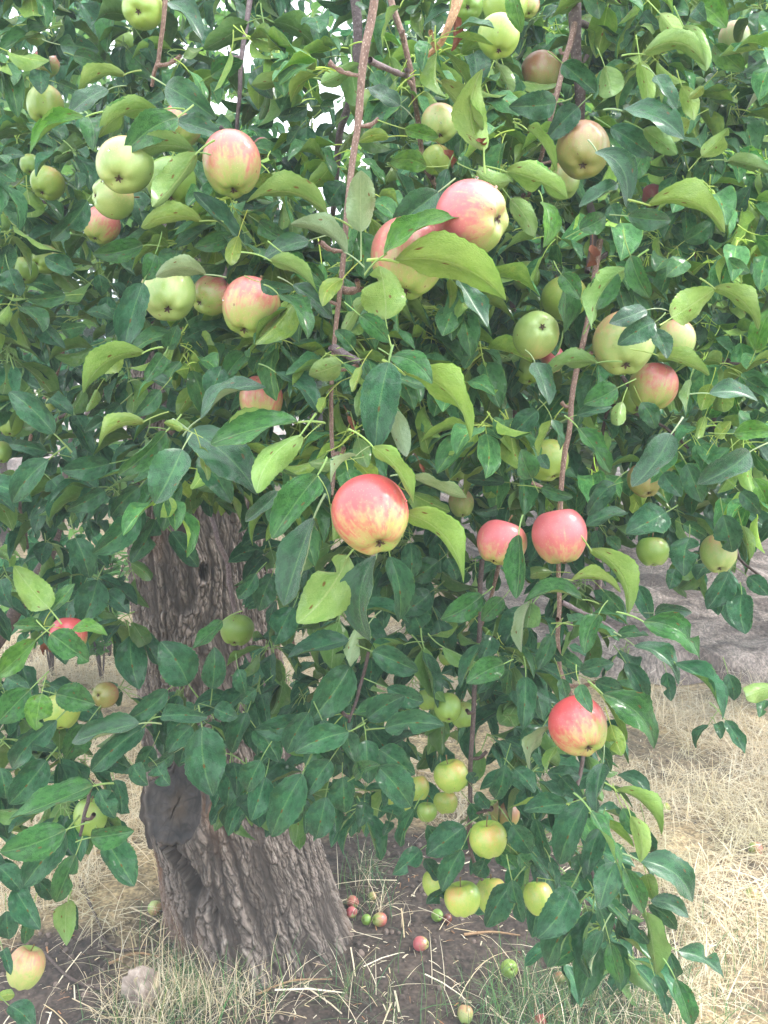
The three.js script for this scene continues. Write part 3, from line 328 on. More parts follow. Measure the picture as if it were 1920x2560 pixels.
L('t1', 675, 385, 865, 560, 135, -0.08); L('t0', 130, 755, 400, 1005, 130, -0.02, { b: -0.12 }); L('u2', 450, 920, 405, 1010, 85, -0.04); L('u2', 290, 1160, 5, 1535, 130, -0.08, { b: 0.14, r: 0.4 }); L('u2', 315, 1180, 160, 1345, 90, -0.06); L('u3', 550, 1325, 345, 1340, 115, -0.04, { r: 0.5 }); L('u3', 650, 1290, 485, 1465, 50, -0.06); L('t1', 400, 1420, 105, 1830, 270, -0.1, { eL: 1.3, f: 0.3 }); L('t3', 145, 1525, -70, 1720, 150, -0.08); L('u2', 760, 1235, 1020, 1600, 180, -0.14, { b: -0.1 }); L('u3', 1010, 1425, 1365, 1565, 100, -0.05, { eL: 1.4 }); L('u2', 960, 1665, 1345, 2115, 180, -0.11, { b: -0.12 }); L('u3', 660, 1180, 720, 1370, 130, -0.03);
L('t0', 1610, 1465, 1365, 1450, 110, 0.2); L('t1', 1330, 1390, 1610, 1260, 130, 0.2); L('t0', 1170, 480, 1270, 650, 170, 0.3); L('t0', 1300, 500, 1450, 560, 170, 0.3); L('u2', 1255, 150, 1255, 340, 90, 0); L('t3', 1310, 150, 1500, 460, 110, 0); L('t1', 150, 250, 335, 535, 110, -0.03); L('t3', 240, 190, 495, 405, 130, 0); L('u1', 90, 25, 415, 260, 120, -0.04, { b: -0.1 }); L('t1', 200, 0, 445, 190, 180, -0.02); L('t0', 30, 170, 245, 220, 130, -0.01); L('u2', 560, 150, 430, 325, 110, -0.04, { b: 0.14 }); L('t0', 370, 1430, 470, 1590, 150, -0.03); L('t2', 930, 340, 920, 490, 80, 0); L('t0', 1240, 1080, 1340, 1350, 170, 0.15); L('t0', 1050, 1100, 1210, 1230, 150, 0.3); L('t0', 1560, 1640, 1420, 1659, 110, 0.2); L('u1', 480, 1600, 500, 1850, 70, -0.14, { eL: 1 }); L('t1', 690, 700, 745, 820, 90, -0.06); L('u2', 680, 720, 620, 880, 70, -0.07);
zone(1280, 640, 1.06); // middle right
L('t1', 540, 345, 650, 65, 220, -0.06, { f: 0.1 }); L('u1', 745, 80, 518, 480, 150, -0.05, { b: 0.08 }); L('t1', 770, 0, 892, 270, 180, -0.06, { f: 0.5 }); L('u2', 1035, 400, 1315, 215, 230, -0.05, { f: 0.1 }); L('u2', 1310, 205, 1600, 475, 160, -0.04, { b: -0.12 }); L('t2', 1580, 610, 1680, 340, 160, 0); L('t0', 925, 430, 685, 575, 180, -0.13); L('t3', 870, 350, 630, 435, 120, -0.12); L('t0', 930, 480, 1005, 665, 130, -0.12); L('u2', 940, 640, 1280, 770, 150, -0.08, { eL: 1.3 });
L('u1', 555, 690, 200, 772, 110, -0.05, { b: 0.12 }); L('t3', 150, 690, 240, 965, 140, -0.04); L('t1', 680, 855, 465, 960, 180, -0.05); L('t3', 420, 1030, 650, 980, 110, 0); L('u1', 715, 945, 685, 1100, 130, -0.02); L('t0', 165, 1000, -10, 1175, 150, 0); L('t3', 1030, 1155, 778, 1495, 240, -0.12, { eL: 0.6 }); L('u3', 1155, 800, 1125, 1015, 85, -0.04); L('u2', 1290, 830, 1225, 1000, 130, -0.02); L('t3', 1280, 890, 1600, 950, 140, -0.04, { b: -0.1 });
L('t3', 1540, 1270, 1205, 1480, 240, -0.1); L('t2', 1440, 1150, 1690, 1140, 150, -0.04); L('t1', 130, 1440, 60, 1255, 170, -0.06); L('t1', 430, 1115, 635, 1405, 150, -0.03, { f: 0.5 }); L('t3', 260, 1060, 310, 1260, 80, -0.05); L('t1', 190, 1505, 395, 1565, 120, -0.04); L('t0', 660, 1470, 490, 1680, 170, 0); L('t3', 945, 1370, 820, 1440, 90, -0.1); L('t3', 1480, 1530, 1610, 1670, 130, 0); L('t1', 1560, 1080, 1680, 1010, 140, 0.05); L('t0', 980, 1410, 1100, 1560, 150, 0.02); L('t0', 1130, 1350, 1230, 1600, 170, 0.05); L('u2', 1250, 1040, 1200, 1180, 100, 0); L('u2', 1330, 1180, 1420, 1070, 110, 0); L('t0', 180, 1290, 240, 1380, 90, -0.05); L('t1', 840, 950, 930, 1120, 130, 0.02); L('t1', 330, 500, 340, 70, 30, 0.02); L('t2', 1130, 30, 1000, 130, 150, 0.02); L('t3', 620, 1500, 500, 1560, 130, 0); L('t2', 1390, 20, 1540, 110, 100, 0.05); L('t1', 320, 120, 440, 280, 140, -0.08); L('t1', 1520, 800, 1659, 870, 180, 0.1); L('t2', 1560, 1440, 1659, 1659, 160, 0.05);
zone(0, 1280, 1.1); // lower left
L('t0', 910, 10, 600, 270, 200, 0.05); L('t0', 490, 170, 582, 430, 190, 0.05); L('t0', 1005, 50, 850, 330, 180, 0.1); L('t0', 1110, 130, 1285, 355, 190, 0.08); L('u2', 320, 625, 92, 350, 220, -0.02, { r: 0.1 }); L('t2', 330, 640, 485, 465, 100, 0); L('t2', 285, 740, 85, 735, 120, -0.02); L('t2', 470, 760, 695, 800, 95, -0.03); L('t1', 330, 790, 575, 970, 230, -0.04, { r: 0 }); L('t2', 230, 830, -25, 1065, 170, -0.03); L('t0', 630, 440, 530, 725, 220, 0.1); L('t0', 690, 520, 835, 660, 140, 0.1);
L('t0', 1220, 1115, 1040, 840, 270, 0); L('t0', 1375, 1145, 1390, 875, 170, 0); L('t0', 1085, 1155, 820, 1345, 160, 0); L('t0', 1045, 1325, 1345, 1330, 160, -0.02); L('t3', 900, 1370, 465, 1495, 180, -0.02); L('t0', 920, 1400, 590, 1680, 250, -0.01); L('t0', 1310, 1395, 1380, 1840, 310, -0.05, { r: 0 }); L('t0', 1545, 1020, 1590, 1180, 140, 0); L('t0', 1390, 1270, 1540, 1330, 150, 0); L('t1', 365, 1180, 615, 1245, 210, -0.04); L('t1', 195, 1150, -15, 1365, 210, -0.04); L('t2', 270, 1180, 232, 1415, 190, -0.05); L('t0', 365, 1350, 80, 1665, 210, 0); L('t0', 1240, 1390, 1090, 1560, 170, 0.02); L('t1', 1440, 705, 1250, 885, 75, 0.05); L('u0', 850, 330, 980, 440, 130, 0.12); L('t0', 0, 440, 80, 620, 150, 0.1); L('t0', 40, 1070, 190, 1150, 140, 0.05); L('t1', 560, 1380, 420, 1600, 200, 0.04); L('t0', 990, 1520, 900, 1690, 170, 0.02); L('t3', 1130, 1560, 960, 1650, 150, 0.01); L('t0', 1600, 1300, 1500, 1560, 190, 0.02); L('t0', 1659, 400, 1540, 560, 140, 0.1); L('t0', 1659, 1150, 1560, 1230, 120, 0.02);
zone(640, 1280, 1.02); // lower centre
L('t3', 370, 40, 180, 605, 230, -0.14, { eL: 1.2, f: 0.25 }); L('u1', 597, 285, 268, 720, 330, -0.12, { r: 0.1, n: -0.22, f: 0.15 }); L('t3', 775, 285, 735, 835, 170, -0.12, { b: 0.08 }); L('t1', 1465, 540, 1198, 695, 170, 0.06); L('t1', 1600, 560, 1460, 705, 150, 0.06); L('t0', 600, 830, 205, 945, 130, 0.1, { b: -0.08 }); L('t0', 610, 1000, 350, 1355, 250, 0.1); L('t0', 755, 905, 1050, 1030, 200, 0.1); L('u3', 720, 740, 610, 1000, 90, 0.12); L('t0', 835, 1400, 1220, 1385, 190, 0.04); L('t0', 600, 1425, 250, 1560, 190, 0.04); L('t0', 715, 1480, 730, 1760, 220, 0.03); L('t0', 800, 1540, 1030, 1700, 190, 0.05); L('t0', 720, 1340, 965, 1190, 180, 0.08); L('t0', 850, 1140, 1085, 1230, 170, 0.1);
L('t0', 1530, 805, 1455, 965, 160, 0.1); L('t1', 1605, 985, 1365, 1110, 180, 0.05); L('t0', 1450, 860, 1325, 1140, 110, 0.1); L('t1', 1700, 150, 1685, 560, 180, -0.02); L('t0', 330, 1345, -10, 1410, 180, 0.1); L('t0', 500, 950, 630, 900, 130, 0.15); L('t0', 870, 290, 930, 700, 210, 0.1); L('t0', 1180, 320, 1010, 440, 180, 0.2); L('t0', 1240, 300, 1300, 440, 150, 0.2); L('t0', 340, 1300, 200, 1560, 200, 0.07); L('t0', 0, 1400, 150, 1620, 200, 0.1); L('t0', 1000, 200, 1000, 440, 150, 0.2); L('t0', 1130, 520, 900, 660, 180, 0.2); L('t0', 100, 420, 20, 640, 170, 0.2); L('t0', 240, 620, 120, 860, 190, 0.22); L('t0', 430, 1350, 560, 1640, 190, 0.06); L('t0', 620, 1250, 480, 1120, 150, 0.12); L('t0', 1180, 700, 1260, 930, 190, 0.22); L('t1', 1640, 1020, 1620, 1180, 130, 0.1); L('t0', 1000, 620, 1100, 830, 190, 0.2); L('t0', 250, 480, 330, 380, 130, 0.2);
zone(1280, 1280, 1.08); // lower right
L('t1', 455, 565, 78, 590, 120, -0.05, { b: 0.12 }); L('t1', 560, 665, 470, 915, 170, -0.04, { eR: 0.9 }); L('u2', 510, 240, 755, 660, 150, -0.05, { b: -0.14 }); L('u2', 385, 440, 705, 520, 95, -0.03, { b: -0.12 }); L('t1', 855, 710, 1215, 955, 170, -0.07, { b: -0.12, eR: -0.8 }); L('t3', 925, 655, 1165, 650, 130, -0.03, { b: -0.1 }); L('t1', 680, 800, 885, 800, 85, -0.03); L('t3', 795, 865, 1080, 1115, 150, -0.05, { b: -0.14 }); L('t0', 740, 980, 880, 1240, 150, -0.02); L('t0', 1060, 980, 1365, 1345, 170, -0.06, { b: -0.1 });
L('t1', 590, 1180, 920, 1535, 180, -0.08, { b: -0.1, eR: -0.6 }); L('t1', 440, 1120, 515, 1300, 110, -0.15); L('u2', 640, 1380, 710, 1580, 130, -0.02); L('t3', 1385, 1350, 1510, 1565, 95, -0.05); L('t0', 1000, 1040, 1030, 1225, 100, -0.02); L('t0', 1270, 1380, 1190, 1530, 65, -0.03); L('t0', 1320, 1370, 1350, 1470, 90, -0.03); L('t0', 1490, 535, 1512, 790, 200, 0.05); L('t0', 1405, 390, 1265, 630, 190, 0.06); L('t0', 1530, 420, 1660, 540, 120, 0.08); L('t0', 1150, 165, 1115, 415, 190, 0.03); L('t0', 1060, 370, 1020, 500, 120, 0.06); L('t0', 1370, 20, 1430, 260, 200, 0.04); L('t0', 1000, 0, 740, 140, 220, 0.03); L('t0', 480, 85, 760, 10, 120, 0.05); L('t0', 540, 120, 560, 270, 100, 0.1);
L('u2', 1700, 1130, 1515, 1200, 150, -0.02); L('t3', 440, 1030, 660, 980, 130, -0.03); L('t0', 90, 1070, 70, 1410, 180, 0); L('u3', 240, 1390, 115, 1670, 75, -0.03); L('u3', 100, 590, 60, 910, 90, 0.02); L('t0', 810, 480, 900, 710, 140, -0.02); L('t1', 600, 520, 720, 660, 130, 0); L('t1', 330, 930, 470, 1020, 110, 0); L('t1', 320, 1080, 350, 1200, 100, -0.05); L('t0', 200, 1390, 60, 1600, 180, 0); L('u1', 290, 1520, 230, 1700, 90, -0.02); L('t1', 560, 1520, 640, 1680, 120, 0); L('t0', 240, 880, 330, 960, 120, 0); L('t0', 1400, 1050, 1440, 1220, 120, -0.02); L('t1', 1010, 60, 1060, 130, 100, 0.08); L('u1', 1490, 90, 1540, 310, 100, 0.05); L('t3', 540, 1100, 720, 1150, 130, -0.02); L('t1', 620, 160, 700, 240, 90, 0.08); L('u1', 260, 390, 120, 410, 110, 0); L('t1', 1640, 1220, 1600, 1330, 100, 0); L('t1', 1110, 80, 1260, 160, 140, 0.08);
zone(0, 1920, 1.1); // bottom left
L('t1', 600, 115, 60, 335, 200, -0.03); L('t1', 425, 400, 0, 545, 220, -0.06, { r: 0 }); L('t1', 590, 450, 868, 410, 180, -0.06, { r: 0 }); L('t1', 490, 565, 362, 868, 200, -0.05); L('t0', 690, 470, 870, 765, 230, -0.03); L('t0', 420, 420, 150, 770, 230, -0.02); L('t0', 95, 780, 260, 1045, 190, 0); L('t0', -10, 640, 140, 800, 160, 0); L('u1', 440, 865, 430, 1150, 140, -0.03, { f: 0.5 }); L('t0', 640, 145, 745, 325, 150, -0.03); L('t0', 300, -50, 60, 235, 230, 0.02); L('t0', 40, 930, 60, 1110, 160, 0.03); L('t0', 20, 1180, 70, 1340, 120, 0.03); L('u2', -20, 1490, 95, 1470, 75, 0); L('t0', 60, 1540, 230, 1700, 160, -0.02); L('t0', 1020, -10, 1100, 110, 180, -0.03); L('t0', 230, 720, 340, 850, 130, 0.02); L('t0', 0, 0, 40, 200, 150, 0.04); L('t0', 860, -20, 960, 110, 150, -0.02); L('t0', 740, 80, 790, 300, 140, 0.04); L('t1', 200, 960, 160, 1140, 110, 0.04); L('t0', 470, 880, 500, 1050, 90, 0); L('t0', 640, -60, 880, 30, 160, 0);
zone(640, 1920, 1.06); // bottom centre
L('t0', 300, 40, 100, 445, 230, 0); L('t0', 480, -50, 330, 175, 200, 0); L('t0', 560, 60, 572, 290, 210, 0.02); L('t0', 450, 190, 388, 455, 210, 0.01); L('t0', 790, -10, 1005, 250, 240, -0.02); L('t1', 640, 60, 800, -20, 120, -0.01); L('t0', 700, 220, 670, 385, 130, 0.05); L('t0', 1025, 265, 935, 510, 120, 0.1); L('t0', 865, 345, 825, 440, 90, 0.12); L('t0', 1350, 380, 1105, 565, 210, 0.08); L('t0', 1065, 530, 885, 690, 140, 0.1); L('t0', 1330, 530, 1205, 800, 160, 0.08); L('t0', 1090, 590, 1185, 725, 130, 0.12); L('t0', 1235, 790, 1105, 880, 130, 0.12); L('t0', 1430, 155, 1510, 265, 110, 0.1); L('t0', 1390, 230, 1475, 345, 130, 0.12); L('t0', 1655, 755, 1490, 1030, 210, 0.02); L('t0', 1610, -20, 1550, 200, 190, 0.05); L('t0', 1590, 370, 1690, 470, 140, 0.08); L('t1', 1560, 540, 1690, 650, 160, 0.1); L('t0', 540, 200, 520, 420, 160, 0.05); L('t0', 200, 240, 290, 340, 200, 0.06); L('t0', 1480, 600, 1430, 700, 140, 0.1); L('t0', 30, -50, -60, 150, 200, 0.02); L('t0', 1110, 370, 1180, 480, 130, 0.12); L('t0', 60, 60, -30, 340, 190, 0.05); L('t0', 1380, 30, 1420, 100, 100, 0.1);
zone(1280, 1920, 1.06); // bottom right
L('t0', 350, 230, 75, 278, 180, -0.02); L('t0', 485, 215, 305, 625, 230, -0.04); L('t3', 590, -30, 548, 290, 200, -0.05); L('u2', 675, 140, 968, 430, 110, -0.03, { b: -0.12 }); L('t1', 515, 285, 712, 720, 120, -0.08, { b: 0.05, eL: -0.8 }); L('t1', 720, 260, 825, 440, 130, -0.04); L('u2', 770, 310, 832, 610, 120, -0.05, { b: -0.12 }); L('t0', 870, 390, 900, 545, 130, -0.02); L('t0', 570, 395, 490, 695, 160, -0.04); L('t3', 665, 615, 568, 915, 180, -0.06); L('t1', 730, 650, 852, 940, 150, -0.07); L('t3', 825, 600, 1172, 865, 150, -0.06, { b: -0.08 }); L('t3', 900, 860, 1145, 965, 130, -0.05, { b: -0.08 }); L('t1', 885, 890, 1065, 1045, 120, -0.04, { b: -0.1 });
L('t0', 385, 775, 165, 1105, 230, -0.05); L('t0', 435, 880, 228, 1285, 160, -0.05); L('t0', 520, 930, 500, 1360, 160, -0.02); L('t3', 585, 1055, 520, 1345, 150, -0.06); L('t1', 635, 1135, 705, 1395, 130, -0.06); L('u1', 870, 935, 935, 1340, 130, -0.06); L('t3', 1080, 1185, 1375, 1365, 150, -0.06, { b: -0.1 }); L('t3', 1010, 1180, 1060, 1370, 95, -0.05); L('t0', 925, 1350, 1010, 1600, 130, -0.06, { b: -0.1 }); L('t1', 1060, 1370, 1165, 1680, 125, -0.06); L('t1', 300, 730, 435, 740, 110, 0); L('t0', 0, 370, 125, 550, 180, 0); L('t3', 250, 610, 285, 790, 80, 0); L('t0', 755, 990, 885, 1140, 130, -0.02); L('t0', 0, 725, 70, 1000, 160, -0.03); L('t0', 150, 330, 220, 585, 150, 0.02); L('t0', 20, 10, 150, 160, 140, 0); L('t0', 720, 740, 765, 920, 100, -0.02); L('u1', 870, 690, 930, 870, 130, -0.04); L('t0', 690, 980, 740, 1120, 120, 0); L('t0', 230, 30, 440, 60, 120, 0.02); L('t0', 320, 60, 460, 200, 150, 0); L('t1', 40, 560, 110, 640, 130, 0.05); L('t0', 430, 560, 470, 720, 120, 0.02); L('t1', 640, 700, 620, 760, 120, 0); L('t0', 560, 840, 640, 1000, 150, 0.02);

// ------------------------------------------------------------------ apples
function appleGeo(seed, tall) {
  const nU = 40, nV = 26, pos = [], uv = [], idx = [];
  for (let j = 0; j <= nV; j++) for (let i = 0; i <= nU; i++) {
    const f = j / nV * Math.PI, a = i / nU * 2 * Math.PI, st = Math.exp(-((f / 0.36) ** 2)), cl = Math.exp(-(((Math.PI - f) / 0.3) ** 2)), shoulder = Math.exp(-(((Math.PI - f - 0.55) / 0.3) ** 2));
    let r = Math.sin(f) * (1.0 + 0.07 * Math.cos(f)), y = Math.cos(f) * 1.1 * tall - 0.34 * st + 0.24 * cl;
    r *= 1 + 0.028 * Math.cos(a * 5 + seed) * sm(1.3, 2.6, f) + 0.03 * Math.sin(a + seed * 3) + 0.02 * Math.sin(a * 2 + seed); y += -0.03 * Math.cos(a * 5 + seed) * shoulder + 0.03 * Math.sin(a + seed) * (f < 1.6 ? 1 : 0.3);
    pos.push(Math.cos(a) * r, y, Math.sin(a) * r); uv.push(i / nU, 1 - j / nV);
    if (i < nU && j < nV) { const b = j * (nU + 1) + i; idx.push(b, b + 1, b + nU + 1, b + 1, b + nU + 2, b + nU + 1); }
  }
  const g = rawGeo(pos, uv, idx), n = g.attributes.normal; for (let j = 0; j <= nV; j++) { const a = j * (nU + 1), b = a + nU; const v = V(n.getX(a) + n.getX(b), n.getY(a) + n.getY(b), n.getZ(a) + n.getZ(b)).normalize(); n.setXYZ(a, v.x, v.y, v.z); n.setXYZ(b, v.x, v.y, v.z); }
  return g;
}
const TALL = [0.93, 1.0, 0.88, 1.05], AG = TALL.map((t, i) => appleGeo([0.3, 1.7, 2.9, 4.1][i], t));
// skin: yellow-green ground, a streaked red cheek centred on u = 0.25, small pale dots, a rusty stalk hollow
function skin(g0, g1, b0, b1, amount, streak, seed) {
  return new THREE.MeshPhysicalMaterial({ roughness: 0.55, clearcoat: 0.7, clearcoatRoughness: 0.22, map: tex(512, 256, (u, v) => {
    const du = Math.abs(((u - 0.25 + 0.5) % 1 + 1) % 1 - 0.5) * 2, f = fbm(u * 6, v * 3, 4, seed, 6), s = vn(u * 120, v * 12, seed + 3, 120) * 0.5 + vn(u * 60, v * 4, seed + 5, 60) * 0.5, fine = fbm(u * 60, v * 30, 3, seed + 8, 60);
    let c = mix3(g0, g1, clamp(f * 1.5 - 0.2)); const cheek = Math.cos(Math.min(1, du / 0.95) * 1.57) * (0.1 + 0.9 * sm(0.12, 0.7, v)), k = clamp((cheek + amount - 0.85) * 0.95 + (f - 0.45) * 0.8 + (s - 0.5) * streak * 0.6 + (fine - 0.45) * 0.6);
    c = mix3(c, mix3(b1, b0, sm(0.3, 0.95, k + (s - 0.5) * 0.4)), 0.95 * (0.5 * k + 0.5 * sm(0, 0.9, k))); c = mix3(c, g1, 0.12 * fine);
    const dot = vor(u * 64, v * 30, seed + 11, 64); if (dot[0] < 0.1 && dot[2] > 0.4) c = mix3(c, rgb(226, 210, 150), 0.3); if (dot[2] < 0.003 && dot[0] < 0.4) c = mix3(c, rgb(110, 74, 44), 0.7);
    c = mix3(c, rgb(150, 128, 70), 0.6 * sm(0.93, 0.985, v)); return mix3(c, rgb(120, 120, 60), 0.5 * sm(0.045, 0.015, v));
  }) });
}
const SK = {
  green: skin(rgb(98, 136, 48), rgb(130, 162, 68), rgb(150, 132, 72), rgb(140, 150, 74), 0.3, 0.4, 1), lime: skin(rgb(112, 148, 52), rgb(148, 174, 74), rgb(196, 146, 82), rgb(182, 170, 84), 0.4, 0.4, 2),
  pale: skin(rgb(120, 150, 72), rgb(158, 178, 104), rgb(204, 118, 108), rgb(204, 160, 120), 0.62, 0.35, 3), half: skin(rgb(116, 150, 62), rgb(152, 172, 84), rgb(188, 88, 92), rgb(190, 138, 112), 0.92, 0.4, 4),
  pink: skin(rgb(126, 152, 70), rgb(160, 172, 90), rgb(188, 82, 96), rgb(192, 128, 114), 1.1, 0.35, 5), red: skin(rgb(122, 154, 68), rgb(158, 174, 88), rgb(182, 54, 66), rgb(192, 110, 98), 1.16, 0.35, 6),
  dull: skin(rgb(112, 124, 56), rgb(140, 138, 72), rgb(150, 98, 72), rgb(150, 122, 76), 0.9, 0.4, 7), old: skin(rgb(126, 76, 50), rgb(152, 96, 62), rgb(92, 42, 36), rgb(120, 62, 46), 1.0, 0.4, 8),
};
const stalkMat = new THREE.MeshStandardMaterial({ color: lin(104, 84, 52), roughness: 0.8 }), calyxMat = new THREE.MeshStandardMaterial({ color: lin(78, 62, 46), roughness: 0.9, side: THREE.DoubleSide }), dropMat = new THREE.MeshPhysicalMaterial({ transmission: 1, thickness: 0.003, ior: 1.33, roughness: 0.02 });
const stalkGeo = limbGeo([V(0, 0.5, 0), V(0.02, 0.85, 0.03), V(0.1, 1.2, 0.05)], [0.035, 0.03, 0.05], 6, 0, 0, rngOf(5));
const calyxGeo = (() => { const out = bag(); for (let i = 0; i < 5; i++) { const a = i / 5 * 6.283 + 0.2, y = V(Math.cos(a) * 0.9, -0.42 - 0.3 * (i % 2), Math.sin(a) * 0.9).normalize(), p = V(Math.cos(a) * 0.03, -0.63, Math.sin(a) * 0.03), [M] = leafFrame(p, p.clone().add(y), V(0, -1, 0)); leafArrays({ len: 0.2, hw: 0.05, nL: 5, nW: 1, M, fold: 0.3, arch: 0.15, two: false, wave: 0.2, seed: i }, out); } const b = limbGeo([V(0, -0.6, 0), V(0, -0.66, 0), V(0, -0.7, 0)], [0.055, 0.06, 0.03], 8, 0, 0, rngOf(6)); const g = rawGeo(out.pos, out.uv, out.idx); return mergeGeometries([g, b]); })();
const dropGeo = (() => { const g = new THREE.SphereGeometry(1, 14, 10), p = g.attributes.position; for (let i = 0; i < p.count; i++) p.setY(i, p.getY(i) * (p.getY(i) < 0 ? 1.25 : 1)); g.computeVertexNormals(); return g; })();
const APPS = [], protos = {}, ar = rngOf(404);
function apple(kind, C, rad, cal, blush, label, group, drops = 0, lying = false) {
  const gi = Math.floor(ar() * 4), key = kind + gi; let o;
  if (!protos[key]) { o = protos[key] = new THREE.Group(); part('flesh', AG[gi], SK[kind], o); part('stalk', stalkGeo, stalkMat, o); const cx = part('calyx', calyxGeo, calyxMat, o); cx.position.y = -(1.1 * TALL[gi] - 0.24) + 0.63; cx.scale.set(0.82, 1, 0.82); } else o = protos[key].clone();
  o.name = numbered('apple'); scene.add(o); o.position.copy(C); o.scale.setScalar(rad); tag(o, label, 'apple', group);
  const up = cal.clone().negate().normalize(), b = blush.clone().addScaledVector(up, -blush.dot(up)).normalize();   // the cheek sits on +Z of the apple's own axes (u = 0.25)
  o.quaternion.setFromRotationMatrix(new THREE.Matrix4().makeBasis(up.clone().cross(b), up, b));
  for (let i = 0; i < drops; i++) { const f = rr(1.2, 2.5, ar), a = rr(0.3, 2.9, ar) , q = V(Math.cos(a) * Math.sin(f) * 1.0, Math.cos(f) * 0.95, Math.sin(a) * Math.sin(f) * 1.0); const m = part('water_drop', dropGeo, dropMat, o); m.position.copy(q); m.scale.set(0.035, 0.05, 0.035).multiplyScalar(rr(0.6, 1.3, ar)); }
  return o;
}
// hanging apples: kind, centre and radius in picture pixels, depth, where the calyx end points (right, up, towards us), where the red cheek faces, how many drops, description
function A(kind, x, y, r, d, label, c = [0.1, -0.92, 0.32], b = [0.5, 0.35, 0.7], drops = 0) { if (r > 28) APPS.push([x, y, r, d]); apple(kind, at(x, y, d), r * d / FOC, camVec(...c), camVec(...b), label, 'apples hanging on the tree', drops); }
function F(kind, x, y, r, label, c = null) { const p = onGround(x, y), d = pix(p)[2], R0 = r * d / FOC; p.y += R0 * 0.84; const a = rr(0, 6.28, ar); apple(kind, p, R0, c ? camVec(...c) : V(Math.cos(a), rr(-0.7, 0.5, ar), Math.sin(a)), V(rr(-1, 1, ar), 0.8, 0.7), label, 'fallen apples on the ground'); }
A('red', 928, 1287, 96, 0.82, 'largest glossy red and yellow apple, alone at the end of the central shoot', [0.24, -0.76, 0.58], [0.5, 0.5, 0.6], 7);
A('pink', 1178, 545, 95, 0.9, 'big pink apple turned sideways to show its calyx, upper centre', [0.8, -0.22, 0.56], [-0.4, 0.75, 0.45], 4);
A('half', 1022, 645, 92, 0.94, 'big orange-pink apple half hidden by leaves, left of the sideways pink one', [-0.1, -0.95, 0.2], [-0.75, 0.5, 0.5], 2);
A('half', 579, 411, 73, 1.0, 'smooth rosy apple with clean cheek, upper left beside a shoot', [0.1, -0.97, 0.2], [0.6, 0.5, 0.55]);
A('pale', 310, 415, 70, 0.98, 'wet pale green apple overlapping another below it, upper left', [-0.05, -0.78, 0.6], [-0.9, 0.4, 0.3], 6);
A('pale', 283, 492, 54, 1.05, 'apple seen sideways peeping out under the wet pale green one', [-0.85, -0.1, 0.5], [-0.5, 0.8, 0.3]);
A('green', 425, 455, 62, 1.08, 'green apple behind a broad pale leaf, left of the smooth rosy one', [0.1, -0.9, 0.3], [-0.6, 0.4, 0.5]);
A('half', 450, 318, 52, 1.12, 'apple with red top peeping over leaves, upper left', [-0.2, -0.8, 0.55], [0, 1, 0.5]);
A('lime', 355, 22, 50, 1.12, 'round green apple cut by the top edge, showing its calyx', [0, -0.6, 0.78]);
A('green', 316, 100, 28, 1.4, 'small green apple below the one at the top edge', undefined);
A('lime', 112, 264, 45, 1.3, 'yellow-green apple with a pointed leaf over its top, far upper left', [0, -0.9, 0.4], [0.8, 0.4, 0.3]);
A('half', 116, 160, 32, 1.5, 'small pinkish apple almost hidden by leaves at the far upper left', undefined, [0, 0.9, 0.5]);
A('green', 75, 412, 25, 1.35, 'little green apple sitting above left of a bigger green one');
A('lime', 118, 458, 42, 1.3, 'green apple with a dark twig across its front, left side', [-0.2, -0.85, 0.45]);
A('half', 252, 563, 45, 1.2, 'apple with green and red halves behind leaves, left below the paired ones', [-0.3, -0.9, 0.2], [0.9, 0.4, 0.3]);
A('green', 4, 582, 27, 1.4, 'green apple cut in half by the left edge, in its upper part');
A('green', 60, 676, 34, 1.35, 'round plain green apple at the far left, about a quarter down');
A('lime', 112, 650, 36, 1.42, 'yellow-green apple with dark calyx touching the round green one, far left', [-0.3, -0.5, 0.8]);
A('pale', 422, 735, 67, 1.03, 'round green apple with a folded leaf across it and open calyx below', [0.12, -0.72, 0.66], [-0.8, 0.3, 0.4]);
A('half', 527, 740, 50, 1.1, 'apple squeezed between two larger green ones, mostly shaded', [-0.5, -0.5, 0.6], [-0.2, 1, 0.4]);
A('half', 628, 770, 74, 0.98, 'large yellow-green apple with pink left cheek, left of the central shoot', [-0.25, -0.92, 0.25], [-0.8, 0.3, 0.6], 3);
A('half', 652, 1000, 55, 1.08, 'blushed apple behind a broad leaf, left of the central shoot', [0, -0.95, 0.2], [0.7, 0.2, 0.6]);
A('pale', 1100, 308, 48, 1.04, 'oval apple with pale pink shoulder, upper centre beside a thin branch', [0, -0.92, 0.35], [0.6, 0.7, 0.4]);
A('lime', 1092, 400, 38, 1.12, 'pale green apple directly below the oval one, half behind leaves');
A('lime', 1245, 92, 52, 0.98, 'yellow-green apple at the top right, lower one of an overlapping pair', [0, -0.9, 0.3]);
A('lime', 1262, 12, 55, 1.05, 'yellow-green apple cut by the top edge, upper one of a pair');
A('green', 1166, 14, 42, 1.1, 'green apple at the top edge beside the dead brown leaf', [0, -0.55, 0.8]);
A('half', 1318, 14, 30, 1.1, 'pinkish apple cut by the top edge, right of the pair', undefined, [0.8, 0.4, 0.4]);
A('dull', 1352, 186, 52, 1.3, 'brownish green apple behind a reddish branch, upper right', [0.1, -0.97, 0.1], [-0.6, 0.6, 0.5]);
A('dull', 1458, 378, 67, 1.1, 'large brownish apple in shade under drooping leaves, upper right', [-0.15, -0.75, 0.6], [-0.2, 0.7, 0.6]);
A('pale', 1402, 455, 45, 1.18, 'tan apple tucked below the large brownish one');
A('lime', 1510, 215, 34, 1.3, 'green apple behind a round leaf near the upper right branch');
A('lime', 1412, 745, 58, 1.2, 'green apple with wet leaf on top, beside the right branch', [0.3, -0.8, 0.3], [0.7, 0.2, 0.6], 2);
